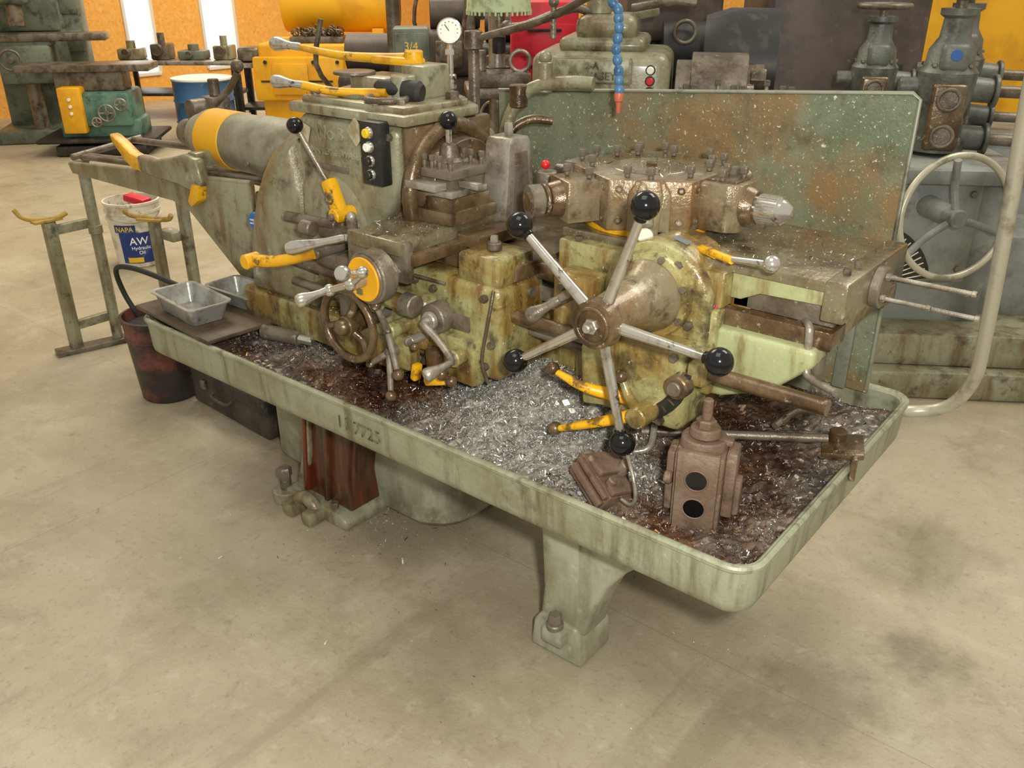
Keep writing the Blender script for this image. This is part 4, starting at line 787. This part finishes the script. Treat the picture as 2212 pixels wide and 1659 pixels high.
def mill(fw,la,mt,label,sc=1.,rot=0):
    e=thing('milling_machine',W(fw,la),label,'milling machine');T=BX(fw,la,rot)@Matrix.Scale(sc,4)
    p=M(mt,dsteel);p.b2(-.4,.4,-.5,.4,0,.12,bev=.02);p.prism([(-.05,.1),(.38,.1),(.33,1.75),(0,1.75)],'x',-.34,.34,bev=.03);p.b2(-.30,.30,-.35,.3,1.50,1.8,bev=.04,seg=3);p.b2(.30,.50,0,.3,.3,1.45,bev=.02);p.b2(-.3,.3,-.12,0,1.0,1.5,bev=.03)
    for z in (.5,.8,1.15): p.b2(.32,.48,-.02,0,z,z+.2,bev=.008,mi=0)
    p.done('column',e,xf=T)
    p=M(mt,dsteel);p.b2(-.24,.24,-.45,-.03,.55,.9,bev=.03);p.cyl((0,-.3,.1),(0,-.3,.66),.07,mi=1);p.cyl((-.1,-.45,.78),(-.1,-.55,.78),.03,mi=1);p.tor((-.1,-.54,.78),(0,1,0),.09,.012,mi=1);p.cyl((.12,-.45,.7),(.12,-.5,.7),.04,mi=1);p.done('knee',e,xf=T)
    p=M(dsteel,mt);p.b2(-.65,.75,-.42,-.18,.93,1.0,bev=.01);p.b2(-.25,.25,-.4,-.1,.89,.94,bev=.01,mi=1);p.cyl((-.65,-.3,.96),(-.74,-.3,.96),.03);p.tor((-.72,-.3,.96),(1,0,0),.08,.012);p.done('work_table',e,xf=T)
    p=M(mt,dsteel);p.box((0,-.38,1.45),(.26,.25,.4),bev=.05,seg=3);p.cyl((0,-.4,1.07),(0,-.4,1.3),.07,mi=1);p.cyl((0,-.35,1.7),(0,-.35,1.98),.1);p.done('head',e,xf=T)
mill(9.3,-4.75,sgreen,'tall worn green milling machine at the shop edge',1.0,15)
e=thing('engine_lathe',W(8.5,-3.85),'teal and yellow engine lathe with dark pan','lathe');T=BX(8.5,-3.85,8)
p=M(teal,yelclean,blackp);p.b2(-.1,.35,-.25,.25,.25,.55,bev=.03,mi=0);p.b2(-.25,-.05,-.3,.25,.2,.6,bev=.02,mi=1);p.b2(-.35,.45,-.32,.3,0,.1,bev=.02,mi=2);p.b2(-.5,.55,-.35,.35,.12,.16,bev=.02,mi=2);p.b2(-.3,.4,-.2,.2,.15,.3,bev=.02,mi=0);p.done('body',e,xf=T)
p=M(dsteel,steel);p.b2(-.6,.55,-.2,.2,.72,.78,bev=.01);p.b2(-.3,.3,-.15,.15,.55,.73,bev=.02,mi=0);p.done('work_table',e,xf=T)
for x,z,r in ((.15,.38,.07),(.28,.45,.05),(.05,.3,.04)):
    p=M(steel,dsteel);p.tor((x,-.3,z),(0,1,0),r,.008);p.cyl((x,-.25,z),(x,-.31,z),r*.35,mi=1);p.box((x,-.3,z),(r*1.9,.01,.012),bev=0);p.box((x,-.3,z),(.012,.01,r*1.9),bev=0);p.done('handwheel',e,xf=T)
for z in (.5,.44,.38):
    p=M(whitebtn);p.cyl((-.15,-.3,z),(-.15,-.315,z),.015);p.done('push_button',e,xf=T)
p=M(redm,blackp);p.b2(-.2,.2,-.2,.25,.04,1.40,bev=.015)
for i in range(6): p.b2(-.18,.18,-.212,-.2,.1+i*.2,.28+i*.2,bev=.004);p.b2(-.1,.1,-.225,-.212,.24+i*.2,.255+i*.2,bev=.002,mi=1)
for x in (-.15,.15): p.cyl((x,-.15,0),(x,-.15,.05),.03,mi=1);p.cyl((x,.2,0),(x,.2,.05),.03,mi=1)
p.done('tool_cabinet',None,'red steel tool cabinet with drawers','cabinet',xf=BX(5.75,.19))
# second turret lathe
S=thing('turret_lathe',W(3.75,.52),'smooth grey-green turret lathe standing behind the splash guard','turret lathe');T=BX(3.75,.52,-12)
p=M(greengrey,dsteel);p.b2(-.42,.12,-.18,.3,.9,1.29,bev=.05,seg=4);p.b2(-.32,.02,-.12,.25,1.28,1.34,bev=.03,seg=3);p.b2(-.26,-.02,-.1,.2,1.32,1.42,bev=.04,seg=3);p.b2(-.45,.6,-.15,.3,.55,.9,bev=.02);p.b2(-.5,.6,-.22,.35,.4,.5,bev=.02)
p.b2(-.4,-.1,-.15,.3,0,.42,bev=.02);p.b2(.35,.58,-.15,.3,0,.42,bev=.02);p.done('headstock',S,xf=T)
p=M(greymark,greengrey);p.b2(-.33,-.02,-.19,-.178,1.175,1.272,bev=.006,mi=1);p.b2(-.32,-.03,-.194,-.186,1.182,1.265,bev=.004,mi=0);p.done('name_plate',S,xf=T)
tt=Matrix.Rotation(RA-radians(12),3,'Z')
text('2-A','raised_lettering',S,T@V((-.175,-.196,1.232)),tt@V((1,0,0)),(0,0,1),.026,blackmark,.002,1)
text('& SWASEY','raised_lettering',S,T@V((-.175,-.196,1.192)),tt@V((1,0,0)),(0,0,1),.030,blackmark,.002,1)
p=M(dsteel,brsteel,blackp);p.cyl((.14,.05,1.15),(.22,.05,1.15),.1,seg=36);p.cyl((.2,.05,1.15),(.42,.05,1.15),.13,.13,seg=44);p.cyl((.41,.05,1.15),(.45,.05,1.15),.09,seg=36,mi=1)
for a in (30,150,270): p.box((.46,.05+.08*cos(radians(a)),1.15+.08*sin(radians(a))),(.06,.05,.08),rot=(a-90,0,0),bev=.006)
p.done('chuck',S,'dark steel three jaw chuck',xf=T)
p=M(blackp);p.rev([(0,.20),(.1,.23),(.3,.23)],(.24,.42,1.2),(1,0,0),40);p.b2(.25,.5,.3,.5,.9,1.1,bev=.01);p.done('chuck_guard',S,xf=T)
for z,m_ in ((1.23,whitebtn),(1.19,redp),(1.15,redp)):
    p=M(m_,blackp);p.cyl((.05,-.18,z),(.05,-.2,z),.014);p.cyl((.05,-.175,z),(.05,-.185,z),.019,mi=1);p.done('push_button',S,xf=T)
p=M(greengrey,dsteel);p.tube([(-.2,0,1.42),(-.28,-.05,1.44),(-.45,-.1,1.38),(-.52,-.1,1.37)],.018,smooth=4,mi=1);p.sph((-.53,-.1,1.37),.028,mi=1);p.cyl((-.18,.02,1.42),(-.18,.02,1.5),.05);p.cyl((-.05,.1,1.42),(.05,.1,1.44),.03,mi=0);p.tube([(-.05,.05,1.44),(.12,.0,1.47),(.2,0,1.46)],.016,mi=1);p.done('shift_lever',S,xf=T)
p=M(dsteel,steel);p.b2(.28,.6,-.2,-.1,.9,1.0,bev=.01)
p.done('tool_rack',S,xf=T)
for i in range(15):
    x=.16+i*.03;h=.06+.02*(i%3);q=T@V((x,-.16+.02*(i%2),1.06+.02*(i%2)))
    p=M(steel,dsteel);p.cyl(q,q+V((0,0,h)),.008,seg=12);p.hexb(q+V((0,0,h)),(0,0,1),.013,.02,mi=1);p.done('cutting_tool',S)
p=M(darkbrown,blackp);p.b2(-.38,.42,-.35,.5,.05,1.75,bev=.06,seg=3);p.b2(-.34,.38,-.36,-.345,.2,1.6,bev=.01);p.b2(-.36,.38,-.3,.45,0,.06,bev=.01,mi=1);p.b2(.28,.31,-.39,-.36,.9,1.15,bev=.005,mi=1);p.done('machine_cabinet',None,'large dark brown machine enclosure with rounded edges','machine cabinet',xf=BX(5.0,1.66,-6))
p=M(blackp,darkbrown,dsteel);p.b2(-.25,.22,-.25,.3,0,1.25,bev=.04,seg=3);p.b2(-.28,.2,-.3,.2,1.25,1.6,bev=.06,seg=3,mi=1);p.cyl((-.1,-.2,1.22),(.18,-.2,1.22),.16,seg=36);p.tor((0,-.36,1.3),(0,1,0),.05,.01,mi=2);p.done('machine_cabinet',None,'black machine housing with rounded drum cover','machine cabinet',xf=BX(4.95,.84,0))
p=M(yelclean,darkbrown);p.b2(-1.3,1.4,-.3,.5,.1,2.0,bev=.06,seg=3);p.b2(-1.25,1.35,-.25,.45,0,.1,bev=.01,mi=1);p.cyl((-1.0,-.3,1.5),(-1.0,-.32,1.5),.05,mi=1);p.done('press_machine',None,'large smooth yellow press machine body','machine',xf=BX(6.6,3.6,0))
# grey machine
G=thing('grey_machine',W(3.62,1.72),'grey machine with large spoked handwheel and drilling heads on cast base','machine');T=BX(3.62,1.70,-6)
p=M(grmach,dsteel,greengrey)
p.b2(-.42,.9,-.42,.5,0,.12,bev=.02,mi=2);p.b2(-.38,.9,-.36,.5,.12,.26,bev=.02,mi=2);p.b2(-.30,.25,-.2,.3,.24,.84,bev=.03,seg=3);p.b2(-.28,.14,-.25,.2,.44,.86,bev=.02);p.b2(-.34,.3,-.3,.3,.84,.90,bev=.015);p.b2(.2,.8,-.1,.3,.24,.6,bev=.03)
p.b2(-.25,.6,.3,.75,0,.93,bev=.03)
for x,z in ((-.25,.80),(-.25,.50),(.10,.80),(.10,.50),(-.1,.87)): p.hexb((x,-.25,z),(0,-1,0),.014,.012,mi=1)
p.done('body',G,xf=T)
wc=V((-.015,-.42,.75))
p=M(tubem,grmach);p.tor(wc,(.30,-1,.12),.225,.013,seg=56);p.cyl(wc+V((-.05,.2,0)),wc+V((.005,-.03,.0)),.045,.034,mi=1)
for a in (100,220,340):
    d=V((cos(radians(a)),.27*cos(radians(a)),sin(radians(a))));p.tube([wc+d*.03,wc+d*.12+V((0,.02,0)),wc+d*.216],.014,smooth=3,mi=1)
p.done('spoked_handwheel',G,'large polished rim handwheel with three spokes',xf=T)
p=M(blackp,cream)
fan=[(-.26+.26*cos(radians(a)),.42+.26*sin(radians(a))) for a in range(10,100,11)]+[(-.26+.13*cos(radians(a)),.42+.13*sin(radians(a))) for a in range(98,9,-11)]
p.prism(fan,'y',-.266,-.252,bev=.001)
for a in range(14,98,6): p.box((-.26+.195*cos(radians(a)),-.268,.42+.195*sin(radians(a))),(.10,.003,.004),rot=(0,-a,0),bev=0,mi=1)
p.done('index_plate',G,'black curved index plate',xf=T)
def dhead(fw,la,zb,s=1.,tag=False):
    T=BX(fw,la,-15)@Matrix.Translation((0,0,zb))@Matrix.Scale(s,4)
    p=M(grdark,dsteel,bluest,brsteel);p.rev([(0,.06),(.01,.095),(.05,.098),(.06,.085),(.13,.075),(.17,.085),(.19,.095),(.27,.095),(.29,.08),(.34,.075),(.38,.05),(.44,.045),(.45,.06),(.47,.06)],(0,0,0),(0,0,1),32)
    for z in (.06,.22): p.cyl((0,0,z),(.15,0,z-.01),.045,.04);p.cyl((.15,0,z-.01),(.165,0,z-.01),.055,.055);p.cyl((.165,0,z-.01),(.26,0,z-.012),.02,mi=1);p.cyl((-.15,0,z),(0,0,z),.03)
    p.box((-.0,-.095,.13),(.11,.03,.22),bev=.035,seg=4,mi=3)
    for z in (.07,.19): p.tor((0,-.112,z),(0,1,0),.034,.007,mi=1);p.cyl((0,-.110,z),(0,-.114,z),.028,mi=1)
    p.box((0,-.06,.32),(.09,.06,.09),bev=.02,seg=3)
    if tag: p.cyl((0.0,-.09,.33),(0.0,-.094,.33),.018,mi=2)
    for a in range(0,360,45): p.hexb((.08*cos(radians(a)),.08*sin(radians(a)),.29),(0,0,1),.010,.012,mi=1);p.hexb((.088*cos(radians(a)),.088*sin(radians(a)),.05),(0,0,1),.010,.012,mi=1)
    p.done('drilling_head',G,'grey cast drilling head with bored flange',xf=T)
    p=M(dsteel);p.cyl((0,0,.46),(0,0,.52),.018);p.tor((0,0,.51),(0,0,1),.1,.012)
    for a in (0,60,120): d=V((cos(radians(a)),sin(radians(a)),0))*.1;p.tube([V((0,0,.51))-d,V((0,0,.51))+d],.008,seg=8)
    p.done('handwheel',G,xf=T)
dhead(3.66,1.72,.905,1.15,True);dhead(4.0,1.56,.93,1.0);dhead(4.1,1.96,.93,1.1)
# middle clutter
p=M(sgreen,dsteel);p.b2(-.08,.08,-.1,.1,1.07,1.34,bev=.01);p.b2(-.07,.07,-.112,-.1,1.09,1.32,bev=.004);p.cyl((0,0,0),(0,0,1.08),.04,mi=1);p.b2(-.12,.12,-.12,.12,0,.03,bev=.01,mi=1)
T=BX(4.3,-.46,5);EB=p.done('electrical_box',None,'dusty green electrical box on a post','electrical box',xf=T)
text('3/4','painted_number',EB,T@V((-.0,-.1135,1.25)),(cos(RA+.087),sin(RA+.087),0),(0,0,1),.036,yelmark,.0006,0)
e=thing('drill_press',W(5.0,-.08),'dark drill press with steel column and pale green hood','drill press');T=BX(5.0,-.08,5)
p=M(blackp,steel,dsteel);p.b2(-.18,.18,-.3,.2,0,.06,bev=.01);p.cyl((0,0,.06),(0,0,1.9),.045,mi=1);p.b2(-.18,.18,-.35,.0,.98,1.03,bev=.01,mi=2);p.cyl((0,0,.95),(0,0,1.1),.07);p.done('column',e,xf=T)
p=M(palegreen,steel,blackp);p.cyl((0,-.15,1.38),(0,-.15,1.55),.165,.155,seg=40);p.cyl((0,-.15,1.23),(0,-.15,1.40),.03,mi=1);p.cyl((0,-.15,1.18),(0,-.15,1.26),.035,mi=2)
for i in range(36): a=2*pi*i/36;p.cyl((.162*cos(a),-.15+.162*sin(a),1.365),(.162*cos(a),-.15+.162*sin(a),1.39),.006,seg=6,bev=0)
p.done('head',e,'pale green round hood with fringed rim',xf=T)
p=M(dsteel,steel);p.b2(-.15,.15,-.33,-.12,1.03,1.10,bev=.01);p.cyl((-.1,-.2,1.10),(-.1,-.2,1.2),.03,mi=1);p.tor((.1,-.25,1.15),(0,1,0),.05,.01,mi=1);p.tube([(-.1,-.3,1.09),(-.16,-.32,1.18)],.01,mi=1);p.done('fixture',None,'steel fixture with small handwheel on drill table','fixture',xf=T)
for la,fw,h,m_,lb in ((-.80,5.6,1.2,darkbrown,'brown shop machine housing with rounded cap'),(.0,6.6,1.3,blackp,'black shop machine housing with rounded cap'),(-.45,7.3,1.35,darkbrown,'dark shop machine housing with rounded cap'),(1.2,7.0,1.4,blackp,'tall black shop machine housing with rounded cap'),(.80,6.1,1.35,darkbrown,'dark brown shop machine housing with rounded cap')):
    p=M(m_,dsteel,steel);p.b2(-.3,.3,-.25,.3,0,h*.6,bev=.03);p.b2(-.22,.22,-.2,.25,h*.6,h*.85,bev=.05,seg=3);p.cyl((-.18,0,h*.93),(.2,0,h*.93),.11,mi=0);p.cyl((.2,0,h*.93),(.3,0,h*.93),.05,mi=2);p.tor((-.1,-.28,h*.5),(0,1,0),.09,.012,mi=2);p.cyl((-.1,-.25,h*.5),(-.1,-.3,h*.5),.03,mi=1);p.cyl((.12,-.1,h*.85),(.12,-.1,h*1.25),.04,mi=1)
    p.tube([(-.22,-.2,h*.75),(-.3,-.3,h*.9),(-.25,-.3,h*1.1)],.015,mi=1,smooth=3);p.b2(-.15,.05,-.32,-.2,h*.66,h*.8,bev=.01,mi=1)
    p.done('shop_machine',None,lb,'machine',xf=BX(fw,la,random.uniform(-12,12)))
p=M(paper);p.box((0,0,.35),(.35,.25,.16),bev=.07,seg=4,rot=(0,8,0));p.box((.05,.02,.44),(.2,.18,.08),bev=.035,seg=3,rot=(0,-12,10));p.box((0,0,.14),(.4,.3,.28),bev=.01);p.done('sack_crate',None,'pale plastic sack slumped on a crate','sack',xf=BX(7.4,-2.3,10))

# ================================================================= lighting
wd=bpy.data.worlds.new('world');SC.world=wd;wd.use_nodes=True;bg=wd.node_tree.nodes['Background'];bg.inputs[0].default_value=(1,.94,.82,1);bg.inputs[1].default_value=.55
def area(loc,tgt,size,pw,col=(1,.93,.8)):
    l=bpy.data.lights.new('area','AREA');l.shape='SQUARE';l.size=size;l.energy=pw;l.color=col
    o=bpy.data.objects.new('unseen_light',l);COL.objects.link(o);o.location=loc;o.rotation_euler=(V(tgt)-V(loc)).to_track_quat('-Z','Y').to_euler()
area((-1,.5,4.2),(-1.2,1.5,0),1.8,30)
area((-5.0,3.5,4.5),(-5.0,3.5,0),2.4,150,(1,.88,.66))
area((-7,7,4.2),(-9,7,.5),2.5,210,(1,.9,.70))  # unseen light added to brighten the far wall area
area((0,4.5,4.4),(-1,4.5,0),2.,90)
area((.12,.05,1.72),(-1.3,1.65,.75),.08,44,(1,.97,.90))  # camera flash beside the lens, not a lamp of the shop
SC.view_settings.view_transform='Standard'
SC.view_settings.exposure=0
